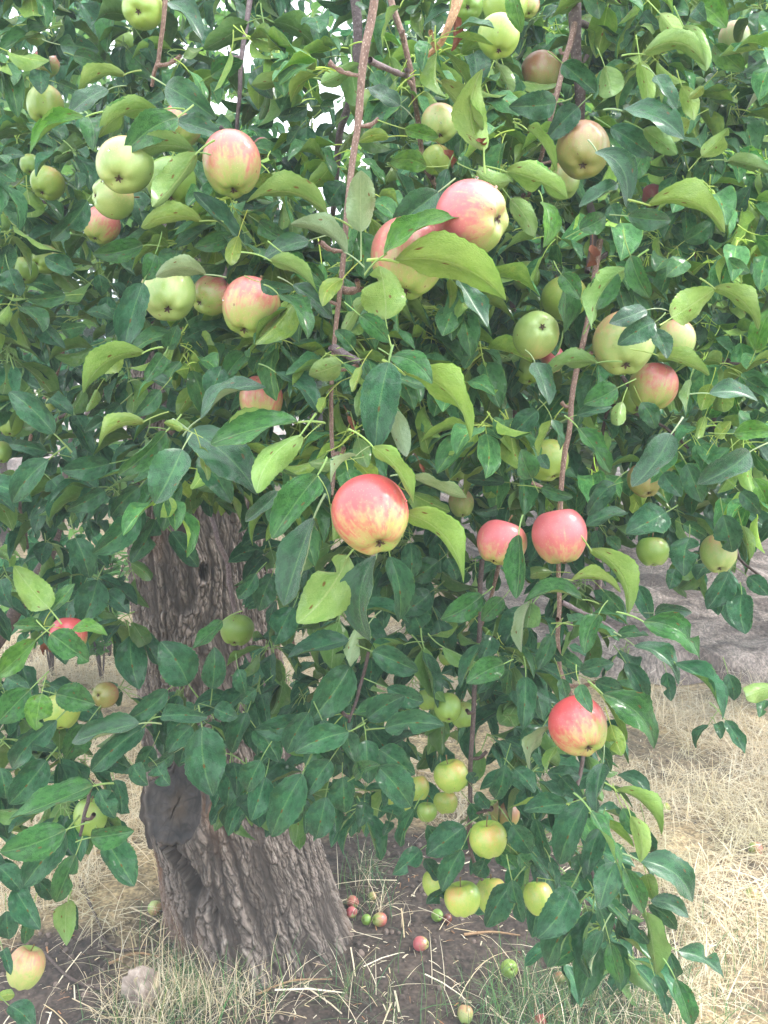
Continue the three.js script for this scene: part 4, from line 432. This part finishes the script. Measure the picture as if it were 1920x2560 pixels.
A('pale', 1340, 838, 58, 1.1, 'green apple facing us with its calyx, pink on its right side', [0.12, 0.18, 0.95], [0.9, -0.1, 0.3], 3);
A('pink', 1378, 898, 32, 1.18, 'small pink apple peeping from behind the one showing its calyx', undefined, [0.6, 0.6, 0.5]);
A('green', 1318, 922, 36, 1.2, 'green apple in shade below the one showing its calyx');
A('green', 1315, 692, 36, 1.3, 'dull green apple in shade left of the right branch', undefined, [-0.6, 0, 0.4]);
A('pale', 1562, 858, 76, 1.1, 'broad pale green apple with a dark leaf across it, right side', [-0.1, -0.85, 0.5], [-0.6, 0.5, 0.4], 3);
A('pale', 1690, 850, 46, 1.14, 'whitish green apple with pink cheek, right of the broad pale one', [0.1, -0.95, 0.25], [0.9, 0.3, 0.3], 2);
A('half', 1632, 966, 60, 1.18, 'apple with deep pink right edge below the broad pale one', [-0.2, -0.9, 0.2], [0.95, 0.2, 0.3]);
A('green', 1585, 1000, 34, 1.24, 'shaded green apple behind leaves below the pink-edged one');
A('lime', 1368, 1150, 56, 1.16, 'yellow apple pressed against the straight right branch', [0.3, -0.9, 0.3], [0.9, 0.2, 0.4]);
A('dull', 1612, 1200, 42, 1.22, 'yellow-brown apple under a glossy leaf, right side', [0.1, -0.85, 0.5], [0.2, 0.4, 0.6]);
A('pale', 1662, 1160, 26, 1.28, 'small peach-coloured apple at the right behind leaves', undefined, [0, 0.8, 0.5]);
A('pink', 1764, 634, 27, 1.5, 'small bright pink apple in the right foliage', undefined, [0, 0.4, 0.9]);
A('pink', 1632, 492, 28, 1.4, 'pink apple hidden under an arching pale leaf, upper right', undefined, [0, 0.7, 0.7]);
A('pale', 1836, 98, 38, 1.7, 'tan apple among bright leaves at the far upper right', undefined, [0, 0.8, 0.5]);
A('lime', 1915, 262, 30, 1.8, 'greenish apple cut by the right edge, upper part');
A('pink', 1252, 1356, 62, 1.08, 'pink-cheeked apple beside a hanging leaf, left of a pair right of centre', [-0.35, -0.9, 0.2], [-0.3, 0.6, 0.6]);
A('pink', 1400, 1340, 68, 1.06, 'rounded pink apple, right of a pair right of centre', [0.1, -0.97, 0.15], [0.3, 0.5, 0.75]);
A('green', 1632, 1378, 41, 1.2, 'plain green apple hanging clear against the grey field', [0, -0.95, 0.2]);
A('pale', 1795, 1384, 44, 1.2, 'green and pink apple under dark leaves before the grey field', [-0.1, -0.8, 0.5], [0.9, 0.3, 0.3]);
A('red', 1447, 1815, 71, 1.02, 'red apple hanging alone at the lower right', [0.2, -0.62, 0.72], [-0.2, 0.75, 0.5], 1);
A('green', 592, 1575, 42, 1.5, 'single small green apple in front of the trunk bark', [-0.1, -0.85, 0.45], [-0.8, 0.2, 0.2]);
A('red', 172, 1592, 46, 1.12, 'red apple with a leaf in front, lower left', undefined, [0, 0.8, 0.6]);
A('dull', 262, 1738, 32, 1.25, 'tan apple with brown spots, left of the trunk', [-0.2, 0.2, 0.9], [0.3, 0.6, 0.6]);
A('lime', 152, 1778, 46, 1.2, 'yellow-green apple behind bright wet leaves, lower left');
A('green', 226, 2042, 42, 1.2, 'light green apple behind a thin brown twig, lower left', [0, -0.97, 0.1]);
A('pale', 65, 2418, 46, 1.15, 'yellow apple with red streaks hanging low at the bottom left', [-0.2, -0.9, 0.2], [0.4, 0.5, 0.7]);
A('green', 1070, 1748, 30, 1.28, 'small green apple, left of a trio at lower centre', undefined, [-0.6, 0, 0.3]);
A('green', 1119, 1769, 35, 1.2, 'small green apple in the middle of a trio, its calyx dark', [0.05, -0.72, 0.66], [0.9, 0.2, 0.3]);
A('green', 1156, 1786, 32, 1.26, 'small green apple, right of a trio at lower centre');
A('green', 1118, 1642, 22, 1.4, 'tiny green apple under leaves above the trio');
A('lime', 1128, 1940, 44, 1.18, 'yellow-green apple with orange blush in the low cluster', [0.3, -0.9, 0.1], [0.6, 0, 0.7]);
A('lime', 1114, 2006, 31, 1.24, 'green apple below the orange-blushed one in the low cluster');
A('green', 1067, 2030, 26, 1.2, 'smallest green apple hanging in the low cluster', [0, -0.97, 0.1]);
A('lime', 1044, 1970, 30, 1.26, 'yellow-green apple behind the tip of a dark leaf, low cluster');
A('lime', 1000, 2006, 30, 1.3, 'apple at the left end of the low cluster, half behind a leaf');
A('dull', 1262, 2036, 36, 1.24, 'green apple with pinkish shade above the big one at lower right', undefined, [0.6, 0.5, 0.5]);
A('lime', 1220, 2098, 48, 1.14, 'big round yellow-green apple on the lowest twig', [0.1, -0.98, 0.05], [0, 0.8, 0.6]);
A('lime', 1155, 2247, 45, 1.16, 'round yellow-green apple, lowest of all hanging ones', [0.1, -0.97, 0.1], [-0.5, 0, 0.5]);
A('lime', 1087, 2210, 32, 1.26, 'apple left of the lowest one, mostly behind a dark leaf');
A('lime', 1230, 2240, 42, 1.22, 'yellow-green apple right of the lowest one, beside a dark leaf');
A('lime', 1346, 2245, 38, 1.2, 'yellow-green apple between dark leaves at the lower right');
A('green', 6, 1003, 32, 1.4, 'upper of two green apples cut by the left edge', [0.4, -0.4, 0.8]);
A('green', 26, 1056, 32, 1.36, 'lower of two green apples at the left edge');
A('green', 4, 1130, 25, 1.4, 'green apple at the left edge under the pair');
A('green', 664, 30, 26, 1.6, 'dim green apple near the top left of the centre branches');
A('green', 906, 262, 34, 1.3, 'green apple half behind the central shoot, upper part');
A('green', 968, 444, 24, 1.35, 'little pale green apple between leaves right of the central shoot');
A('green', 694, 452, 22, 1.2, 'small green apple right of the smooth rosy one');
A('half', 656, 372, 24, 1.4, 'small apple behind leaves right of the smooth rosy one, above', undefined, [0.5, 0.8, 0.4]);
A('green', 796, 838, 20, 1.5, 'tiny green apple in shade left of the central shoot, upper of two');
A('green', 770, 895, 20, 1.5, 'tiny green apple in shade left of the central shoot, lower of two');
A('pale', 1153, 1258, 32, 1.35, 'pale yellow apple behind leaves right of the largest apple');
A('green', 1140, 1170, 30, 1.45, 'green apple in shade above right of the largest apple');
A('lime', 1420, 1002, 28, 1.4, 'yellow-green apple glimpsed behind the right branch');
A('lime', 138, 1010, 22, 1.7, 'yellow apple deep in shade on the left beside a reddish branch');
F('half', 881, 2270, 15, 'green and orange windfall touching the right side of the trunk'); F('pink', 879, 2294, 14, 'pink windfall at the foot of the trunk below the green and orange one');
F('pale', 931, 2254, 10, 'tiny yellowish windfall in straw right of the trunk'); F('half', 949, 2313, 17, 'red windfall in straw right of the trunk'); F('green', 916, 2312, 13, 'green windfall left of the red one in straw');
F('green', 1093, 2303, 15, 'green windfall with calyx showing on bare soil', [0.4, 0.1, 0.9]); F('old', 1119, 2308, 11, 'dark rotten windfall beside the green one on soil'); F('pink', 1052, 2381, 18, 'orange-red windfall on the bare soil', [0.9, 0.1, 0.4]);
F('lime', 1273, 2440, 22, 'green windfall with its calyx facing up, lower right soil', [0.2, 0.35, 0.9]); F('pale', 1163, 2552, 20, 'yellow windfall with pink top at the bottom edge', [-0.1, -0.8, 0.5]);
F('dull', 1396, 2460, 15, 'brown-spotted windfall in grass at the lower right'); F('dull', 1396, 2540, 13, 'dull windfall in green grass at the bottom right'); F('red', 1350, 2558, 15, 'red windfall cut by the bottom edge');
F('lime', 1662, 2020, 13, 'pale green windfall in dry grass on the right, farthest away'); F('half', 1888, 2130, 16, 'green and pink windfall in dry grass near the right edge'); F('pale', 1880, 2256, 18, 'largest pale windfall in dry grass near the right edge'); F('pale', 388, 2282, 18, 'pale windfall in straw left of the trunk');

// the largest leaves are parts of their own; all others, near and far in the crown, are one mass of foliage
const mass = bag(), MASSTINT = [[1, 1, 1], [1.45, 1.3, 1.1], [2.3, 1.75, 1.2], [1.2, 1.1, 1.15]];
heroes.sort((a, b) => b.size - a.size).forEach((h, i) => {
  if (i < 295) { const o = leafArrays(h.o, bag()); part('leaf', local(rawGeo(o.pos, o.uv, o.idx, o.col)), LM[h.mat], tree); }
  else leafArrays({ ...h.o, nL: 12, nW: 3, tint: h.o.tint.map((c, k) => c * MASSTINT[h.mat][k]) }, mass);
});
const HOLES = [[445, 145, 14], [572, 112, 14], [462, 205, 9], [742, 24, 17], [790, 218, 13], [803, 488, 19], [755, 110, 14], [768, 768, 24], [802, 976, 18], [818, 635, 14], [805, 316, 16], [618, 152, 18], [612, 184, 16], [530, 112, 14], [1218, 440, 16], [826, 218, 18], [582, 265, 12]];
const inHole = (px, py, grow) => HOLES.some(([x, y, r]) => Math.hypot(px - x, py - y) < r + grow);
const box = (px, py, x0, y0, x1, y1, e = 60) => sm(x0 - e, x0 + e, px) * (1 - sm(x1 - e, x1 + e, px)) * sm(y0 - e, y0 + e, py) * (1 - sm(y1 - e, y1 + e, py));
function crown(px, py, layer) { // how thick the foliage hangs, by where it is seen from the picking path
  const up = 1 - sm(1080, 1240, py);
  if (layer === 2) { let q = Math.max(1 - sm(1120, 1330, py + (px > 1400 ? (px - 1400) * 0.05 : 0)), box(px, py, -900, 1100, 210, 1560)); q *= 1 - 0.8 * box(px, py, 1130, 830, 1290, 1130, 40); return q; }
  let q = Math.max(up, box(px, py, -900, 1000, 310, 1560), 0.6 * box(px, py, -900, 1500, 260, 1750), 0.9 * box(px, py, -900, 1700, 230, 2060), 0.6 * box(px, py, -900, 2000, 110, 2260), box(px, py, 560, 1600, 1010, 1990, 40), 0.8 * box(px, py, 300, 1600, 560, 1800, 30), box(px, py, 650, 1150, 1600, 1520), 0.95 * box(px, py, 980, 1450, 1520, 1830));
  const t = (py - 1700) / 700, l = lerp(1100, 1420, t), r = lerp(1480, 1580, t); if (t > 0 && t < 1.06) q = Math.max(q, 0.95 * sm(l - 50, l + 50, px) * (1 - sm(r - 40, r + 40, px)));
  q = Math.max(q, 0.95 * box(px, py, 1480, 1000, 2200, 1290, 40), 0.65 * box(px, py, 1500, 1270, 1960, 1400), 0.12 * box(px, py, 1500, 1420, 1800, 1640));
  q *= 1 - 0.93 * box(px, py, 320, 1400, 690, 1580, 30); q *= 1 - 0.25 * box(px, py, 720, 1520, 950, 1710, 40); q *= 1 - 0.45 * box(px, py, 200, 1500, 310, 1630, 30); q *= 1 - 0.6 * box(px, py, 1130, 830, 1290, 1130, 40);
  return q;
}
const fr = rngOf(202), MAIN = shoots.slice(0, 8).concat(shoots.slice(10, 11)).map((P) => P.map(pix)), onShoot = (p, w) => { const [x, y, d] = pix(p); return MAIN.some((q) => q.some((a, i) => i && d < Math.max(a[2], q[i - 1][2]) + 0.03 && segD(x, y, q[i - 1][0], q[i - 1][1], a[0], a[1])[0] < w)); };
function spur(P, n, size, tint, under, grow, lod) {
  for (let i = 0; i < n; i++) {
    const toMe = fr() < 0.62, az = toMe ? Math.PI / 2 + rr(-1.5, 1.5, fr) : rr(0, 6.28, fr), el = rr(0.1, 1.25, fr), hx = Math.cos(az), hz = Math.sin(az), ce = Math.cos(el), se = Math.sin(el);
    const y = V(hx * ce, -se, hz * ce).normalize(), N = V(hx * se, ce, hz * se).add(V(rr(-0.6, 0.6, fr), rr(-0.35, 0.35, fr), rr(-0.5, 0.6, fr))), len = size * rr(0.62, 1.12, fr), p0 = P.clone().addScaledVector(y, rr(0.015, 0.035, fr)), p1 = p0.clone().addScaledVector(y, len);
    const [mx, my] = pix(p0.clone().lerp(p1, 0.5)), [ex, ey] = pix(p1), [sx, sy] = pix(p0); if (inHole(mx, my, grow) || inHole(ex, ey, grow * 0.5) || inHole(sx, sy, grow * 0.5)) continue;
    if (lod && (onShoot(p0.clone().lerp(p1, 0.5), 34) || onShoot(p1, 26)) && fr() < 0.85) continue; if (lod && fr() < 0.2) N.negate(); const [M] = leafFrame(p0, p1, N), s = rr(0.72, 1.25, fr);
    leafArrays({ len, hw: len * rr(0.26, 0.34, fr), nL: lod ? 8 : 6, nW: lod ? 2 : 1, M, fold: rr(0.1, 0.6, fr), eL: rr(-0.5, 1.2, fr), eR: rr(-0.5, 1.2, fr), arch: rr(0, 0.17, fr), bend: rr(-0.07, 0.07, fr), wave: rr(0.05, 0.2, fr), twist: rr(-0.6, 0.6, fr), seed: fr() * 9, petiole: lod ? 0.025 : 0, two: !!lod, under: N.dot(p0.clone().sub(camera.position)) > 0, tint: tint.map((c) => c * s) }, mass);
  }
}
function layer(n, d0, d1, id, size, k, lod, x0 = -260, x1 = 2180, y0 = -420, y1 = 2480) {
  for (let i = 0; i < n; i++) {
    const px = rr(x0, x1, fr), py = rr(y0, y1, fr), d = rr(d0, d1, fr); if (fr() > crown(px, py, id)) continue; if (id < 2 && (segD(px, py, -20, 1600, 165, 1250)[0] < 60 && fr() < 0.8 || id === 0 && segD(px, py, 520, 1270, 600, 1580)[0] < 50) || id < 2 && APPS.some(([x, y, r, q]) => q > d && Math.hypot(px - x, py - y + 25) < r + 45)) continue;
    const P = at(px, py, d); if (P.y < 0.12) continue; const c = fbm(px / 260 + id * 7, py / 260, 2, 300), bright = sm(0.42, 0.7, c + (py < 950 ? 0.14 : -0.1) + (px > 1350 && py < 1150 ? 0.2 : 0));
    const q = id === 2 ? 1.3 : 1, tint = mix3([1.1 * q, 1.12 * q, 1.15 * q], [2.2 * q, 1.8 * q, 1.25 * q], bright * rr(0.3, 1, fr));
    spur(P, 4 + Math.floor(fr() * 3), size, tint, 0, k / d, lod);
  }
}
layer(800, 1.2, 1.55, 0, 0.07, 12, 1); layer(1200, 1.5, 2.2, 1, 0.078, 18, 1); layer(3800, 2.7, 4.2, 2, 0.088, 14, 0, -500, 2420, -500, 1700);
const clear = (p, d, extra) => { const [px, py] = pix(p); return !APPS.some(([x, y, r, q]) => q > d - 0.06 && Math.hypot(px - x, py - y + 15) < r + extra); };
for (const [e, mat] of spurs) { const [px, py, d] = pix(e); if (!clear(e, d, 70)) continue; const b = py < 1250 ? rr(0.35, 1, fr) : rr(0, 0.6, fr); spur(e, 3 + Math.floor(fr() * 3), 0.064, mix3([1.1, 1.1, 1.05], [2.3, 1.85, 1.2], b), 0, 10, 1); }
for (let i = 0; i < 330; i++) { // young outer shoots, paler, on the near side of the crown
  const right = i % 5 > 2, px = right ? rr(1340, 2000, fr) : rr(420, 1340, fr), py = right ? rr(-60, 1260, fr) : rr(60, 1240, fr), d = right ? rr(1.12, 1.5, fr) : rr(1.06, 1.3, fr), P = at(px, py, d); if (!clear(P, d, 75)) continue;
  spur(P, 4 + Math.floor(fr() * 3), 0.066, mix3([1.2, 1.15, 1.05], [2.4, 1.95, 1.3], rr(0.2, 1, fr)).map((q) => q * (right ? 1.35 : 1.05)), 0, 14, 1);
}
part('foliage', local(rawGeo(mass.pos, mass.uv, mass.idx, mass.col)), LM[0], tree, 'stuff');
console.log('leaves', heroes.length, 'mass tris', mass.idx.length / 3);


// ------------------------------------------------------------------ trees beyond
{
  const b = rngOf(606), lg = (() => { const out = bag(); for (let i = 0; i < 7; i++) { const a = i * 0.9 + 0.3, y = V(Math.cos(a), rr(-0.9, 0.2, b), Math.sin(a)).normalize(), p = V(rr(-0.08, 0.08, b), rr(-0.08, 0.08, b), rr(-0.08, 0.08, b)), [M] = leafFrame(p, p.clone().add(y), V(rr(-0.4, 0.4, b), 1, rr(-0.4, 0.4, b))); leafArrays({ len: 0.11, hw: 0.032, nL: 4, nW: 1, M, fold: 0.3, arch: 0.1, two: false, wave: 0, seed: i, under: false }, out); } return rawGeo(out.pos, out.uv, out.idx, out.col); })();
  const farMat = new THREE.MeshPhysicalMaterial({ color: lin(96, 130, 76), roughness: 1, transmission: 0.35, thickness: 0, clearcoat: 0.5, clearcoatRoughness: 0.4, side: THREE.DoubleSide }), farBark = tw[2];
  function farTree(x, z, h, w, n, tint, label, low = 0.5) {
    const y0 = gnd(x, z) - 0.05, t = base('orchard_tree', V(x, y0, z), label, 'tree', 'orchard trees in the distance');
    const lim = [limbGeo([V(0, -0.1, 0), V(0.05, h * 0.25, 0), V(-0.05, h * 0.5, 0.05), V(0.05, h * 0.85, 0)], [0.16, 0.12, 0.08, 0.02], 10, 0.1, 3, b)]; for (let i = 0; i < 7; i++) { const a = i * 0.9, q = h * rr(0.25, 0.5, b); lim.push(limbGeo([V(0, q, 0), V(Math.cos(a) * w * 0.3, q + h * 0.16, Math.sin(a) * w * 0.3), V(Math.cos(a) * w * 0.75, q + h * 0.22, Math.sin(a) * w * 0.75)], [0.06, 0.045, 0.012], 6, 0.1, 3, b)); }
    part('trunk', mergeGeometries(lim), farBark, t);
    const m = new THREE.InstancedMesh(lg, farMat, n), o = new THREE.Object3D(), cl = []; for (let i = 0; i < 60; i++) { const a = rr(0, 6.28, b), e = Math.acos(rr(-0.75, 1, b)), q = Math.pow(b(), 0.35); cl.push([Math.cos(a) * Math.sin(e) * w * q, low + (h - low) * (0.5 + 0.5 * Math.cos(e) * q), Math.sin(a) * Math.sin(e) * w * q, rr(0.18, 0.42, b), rr(0.65, 1.3, b)]); }
    for (let i = 0; i < n; i++) { const c = cl[i % cl.length], a = rr(0, 6.28, b), e = Math.acos(rr(-1, 1, b)), q = c[3] * w / 1.4 * Math.pow(b(), 0.4); o.position.set(c[0] + Math.cos(a) * Math.sin(e) * q, c[1] + Math.cos(e) * q * 0.8, c[2] + Math.sin(a) * Math.sin(e) * q); o.rotation.set(rr(-0.6, 0.6, b), rr(0, 6.28, b), rr(-0.6, 0.6, b)); o.scale.setScalar(rr(0.8, 1.5, b)); o.updateMatrix(); m.setMatrixAt(i, o.matrix); m.setColorAt(i, new THREE.Color().setRGB(...tint).multiplyScalar(c[4] * rr(0.75, 1.25, b))); }
    m.name = 'crown'; m.userData.kind = 'stuff'; m.castShadow = m.receiveShadow = true; t.add(m);
  }
  farTree(2.6, -4.6, 4.2, 1.5, 3600, [0.75, 0.95, 1.15], 'dim blue-green tree behind the upper right leaves', 1.25);
  farTree(-3.4, -7.5, 4.4, 2.1, 3000, [1.0, 1.05, 0.9], 'leafy tree glimpsed through gaps on the left', 0.7);
  farTree(1.6, -6.8, 4.2, 1.9, 5200, [1.7, 1.6, 1.15], 'pale bright tree glimpsed right of the central shoot', 0.3);
  farTree(5.2, -10.5, 4.8, 2.3, 3000, [1.1, 1.2, 1.1], 'tree beyond the field at the far right', 0.9);
  farTree(-0.9, -11.5, 2.9, 2.2, 2600, [1.1, 1.15, 1.0], 'tree straight behind the old trunk', 0.8);
  // young shoots behind the trunk on the left
  for (const [px, py, hgt, label] of [[255, 1700, 0.62, 'young pale green sapling in the gap left of the trunk'], [275, 1640, 0.7, 'taller young sapling close behind the left edge of the trunk'], [130, 1690, 0.7, 'young sapling behind the bright lower left leaves']]) {
    const p = onGround(px, py), g = base('sapling', p, label, 'sapling', 'saplings left of the trunk'), out = bag(), st = []; 
    for (let i = 0; i < 6; i++) { const a = rr(0, 6.28, b), P = [V(0, -0.03, 0), V(Math.cos(a) * 0.05, hgt * 0.5, Math.sin(a) * 0.05), V(Math.cos(a) * 0.16, hgt * rr(0.8, 1, b), Math.sin(a) * 0.16)], c = new THREE.CatmullRomCurve3(P); st.push(limbGeo(P, [0.005, 0.004, 0.002], 6, 0.1, 6, b)); for (let k = 0; k < 70; k++) { const q = c.getPoint(rr(0.25, 1, b)), z = rr(0, 6.28, b), y = V(Math.cos(z), rr(-0.4, 0.5, b), Math.sin(z)).normalize(), [M] = leafFrame(q, q.clone().add(y), V(0, 1, 0.3)); leafArrays({ len: rr(0.04, 0.075, b), hw: 0.012, nL: 5, nW: 1, M, two: false, wave: 0.1, seed: k, tint: [1.9, 1.7, 1.1] }, out); } }
    part('stem', mergeGeometries(st), tw[2], g); part('foliage', rawGeo(out.pos, out.uv, out.idx, out.col), LM[1], g, 'stuff');
  }
  // a pale broken stone and dry fallen sticks beside the trunk
  const sg = new THREE.IcosahedronGeometry(1, 24), sp = sg.attributes.position; for (let i = 0; i < sp.count; i++) { const v = V(sp.getX(i), sp.getY(i), sp.getZ(i)); let q = 1; for (const [n, k] of [[V(0.5, 0.7, 0.5), 0.55], [V(-0.6, 0.6, 0.5), 0.5], [V(0.1, 0.2, 0.95), 0.55], [V(0.9, 0.1, 0.4), 0.62], [V(-0.8, -0.1, 0.6), 0.6], [V(0.3, -0.5, 0.8), 0.6], [V(-0.2, 0.95, 0.2), 0.78]]) q = Math.min(q, k / Math.max(0.01, v.dot(n.clone().normalize()))); q *= 1 + 0.55 * (fbm(v.x * 3 + 9, v.y * 3 + v.z * 2 + 7, 4, 8) - 0.5); sp.setXYZ(i, v.x * 0.05 * q, v.y * 0.066 * q + 0.012 * Math.abs(v.x), v.z * 0.048 * q); }
  sg.computeVertexNormals(); const st = tex(256, 256, (u, v) => { const f = fbm(u * 8, v * 8, 5, 4, 8); return mix3(mix3(rgb(104, 90, 82), rgb(200, 184, 172), f * 1.3 - 0.1), rgb(206, 190, 140), sm(0.55, 0.7, fbm(u * 4, v * 4, 3, 14, 4)) * 0.5); });
  const rock = part('stone', sg, new THREE.MeshStandardMaterial({ map: st, bumpMap: st, bumpScale: 0.006, roughness: 0.9 })); const rp = onGround(360, 2505); rock.position.set(rp.x, rp.y + 0.035, rp.z); rock.rotation.set(0.1, 0.4, 0.15); tag(rock, 'pale pinkish broken stone in the grass left of the trunk', 'stone');
  for (const [a, m, e, r0, label] of [[[250, 2345], [290, 2375], [430, 2362], 0.005, 'thin brown stick lying left of the trunk foot'], [[110, 2385], [180, 2450], [270, 2480], 0.005, 'longer dry stick sloping down at the bottom left'], [[270, 2410], [340, 2385], [400, 2400], 0.004, 'short bent stick above the pale stone'], [[200, 2200], [235, 2290], [255, 2330], 0.006, 'weathered stick in the straw at the left'], [[640, 2490], [730, 2455], [830, 2452], 0.003, 'fine straw-coloured stick at the front of the trunk'], [[1160, 2345], [1230, 2340], [1300, 2352], 0.004, 'straw-coloured stick on the bare soil at the right']]) {
    const P = [a, m, e].map(([x, y]) => onGround(x, y).add(V(0, 0.008, 0))), mid = P[1].clone(); const s = part('fallen_stick', limbGeo(P.map((q) => q.clone().sub(mid)), [r0, r0 * 0.8, r0 * 0.5], 8, 0.3, 12, b), tw[r0 < 0.0045 ? 3 : 2]); s.position.copy(mid); tag(s, label, 'stick', 'dry sticks on the ground');
  }
}
{ // dead curled brown leaves still hanging in the tree
  const dead = new THREE.MeshStandardMaterial({ color: lin(118, 70, 48), roughness: 0.85, side: THREE.DoubleSide }), b = rngOf(77);
  for (const [x0, y0, x1, y1, d, w] of [[1140, 40, 1128, 128, 0.93, 44], [1480, 612, 1466, 668, 1.1, 40], [870, 1040, 880, 1085, 0.95, 22], [1190, 350, 1208, 368, 0.95, 24], [1110, 375, 1130, 420, 1.0, 28], [110, 1608, 112, 1625, 1.15, 32], [1050, 1160, 1058, 1200, 0.9, 14]]) {
    const P0 = at(x0, y0, d), P1 = at(x1, y1, d + 0.01), [M, len] = leafFrame(P0, P1, camVec(0.4, 0.3, 1)), o = leafArrays({ len, hw: w * d / FOC / 2 * 1.3, nL: 14, nW: 4, M, fold: 0.6, eL: 1.6, eR: 1.2, arch: 0.12, wave: 0.4, twist: 0.9, seed: b() * 9, petiole: 0.012, tooth: 0.05 }, bag());
    part('dead_leaf', local(rawGeo(o.pos, o.uv, o.idx, o.col)), dead, tree);
  }
}

renderer.render(scene, camera);
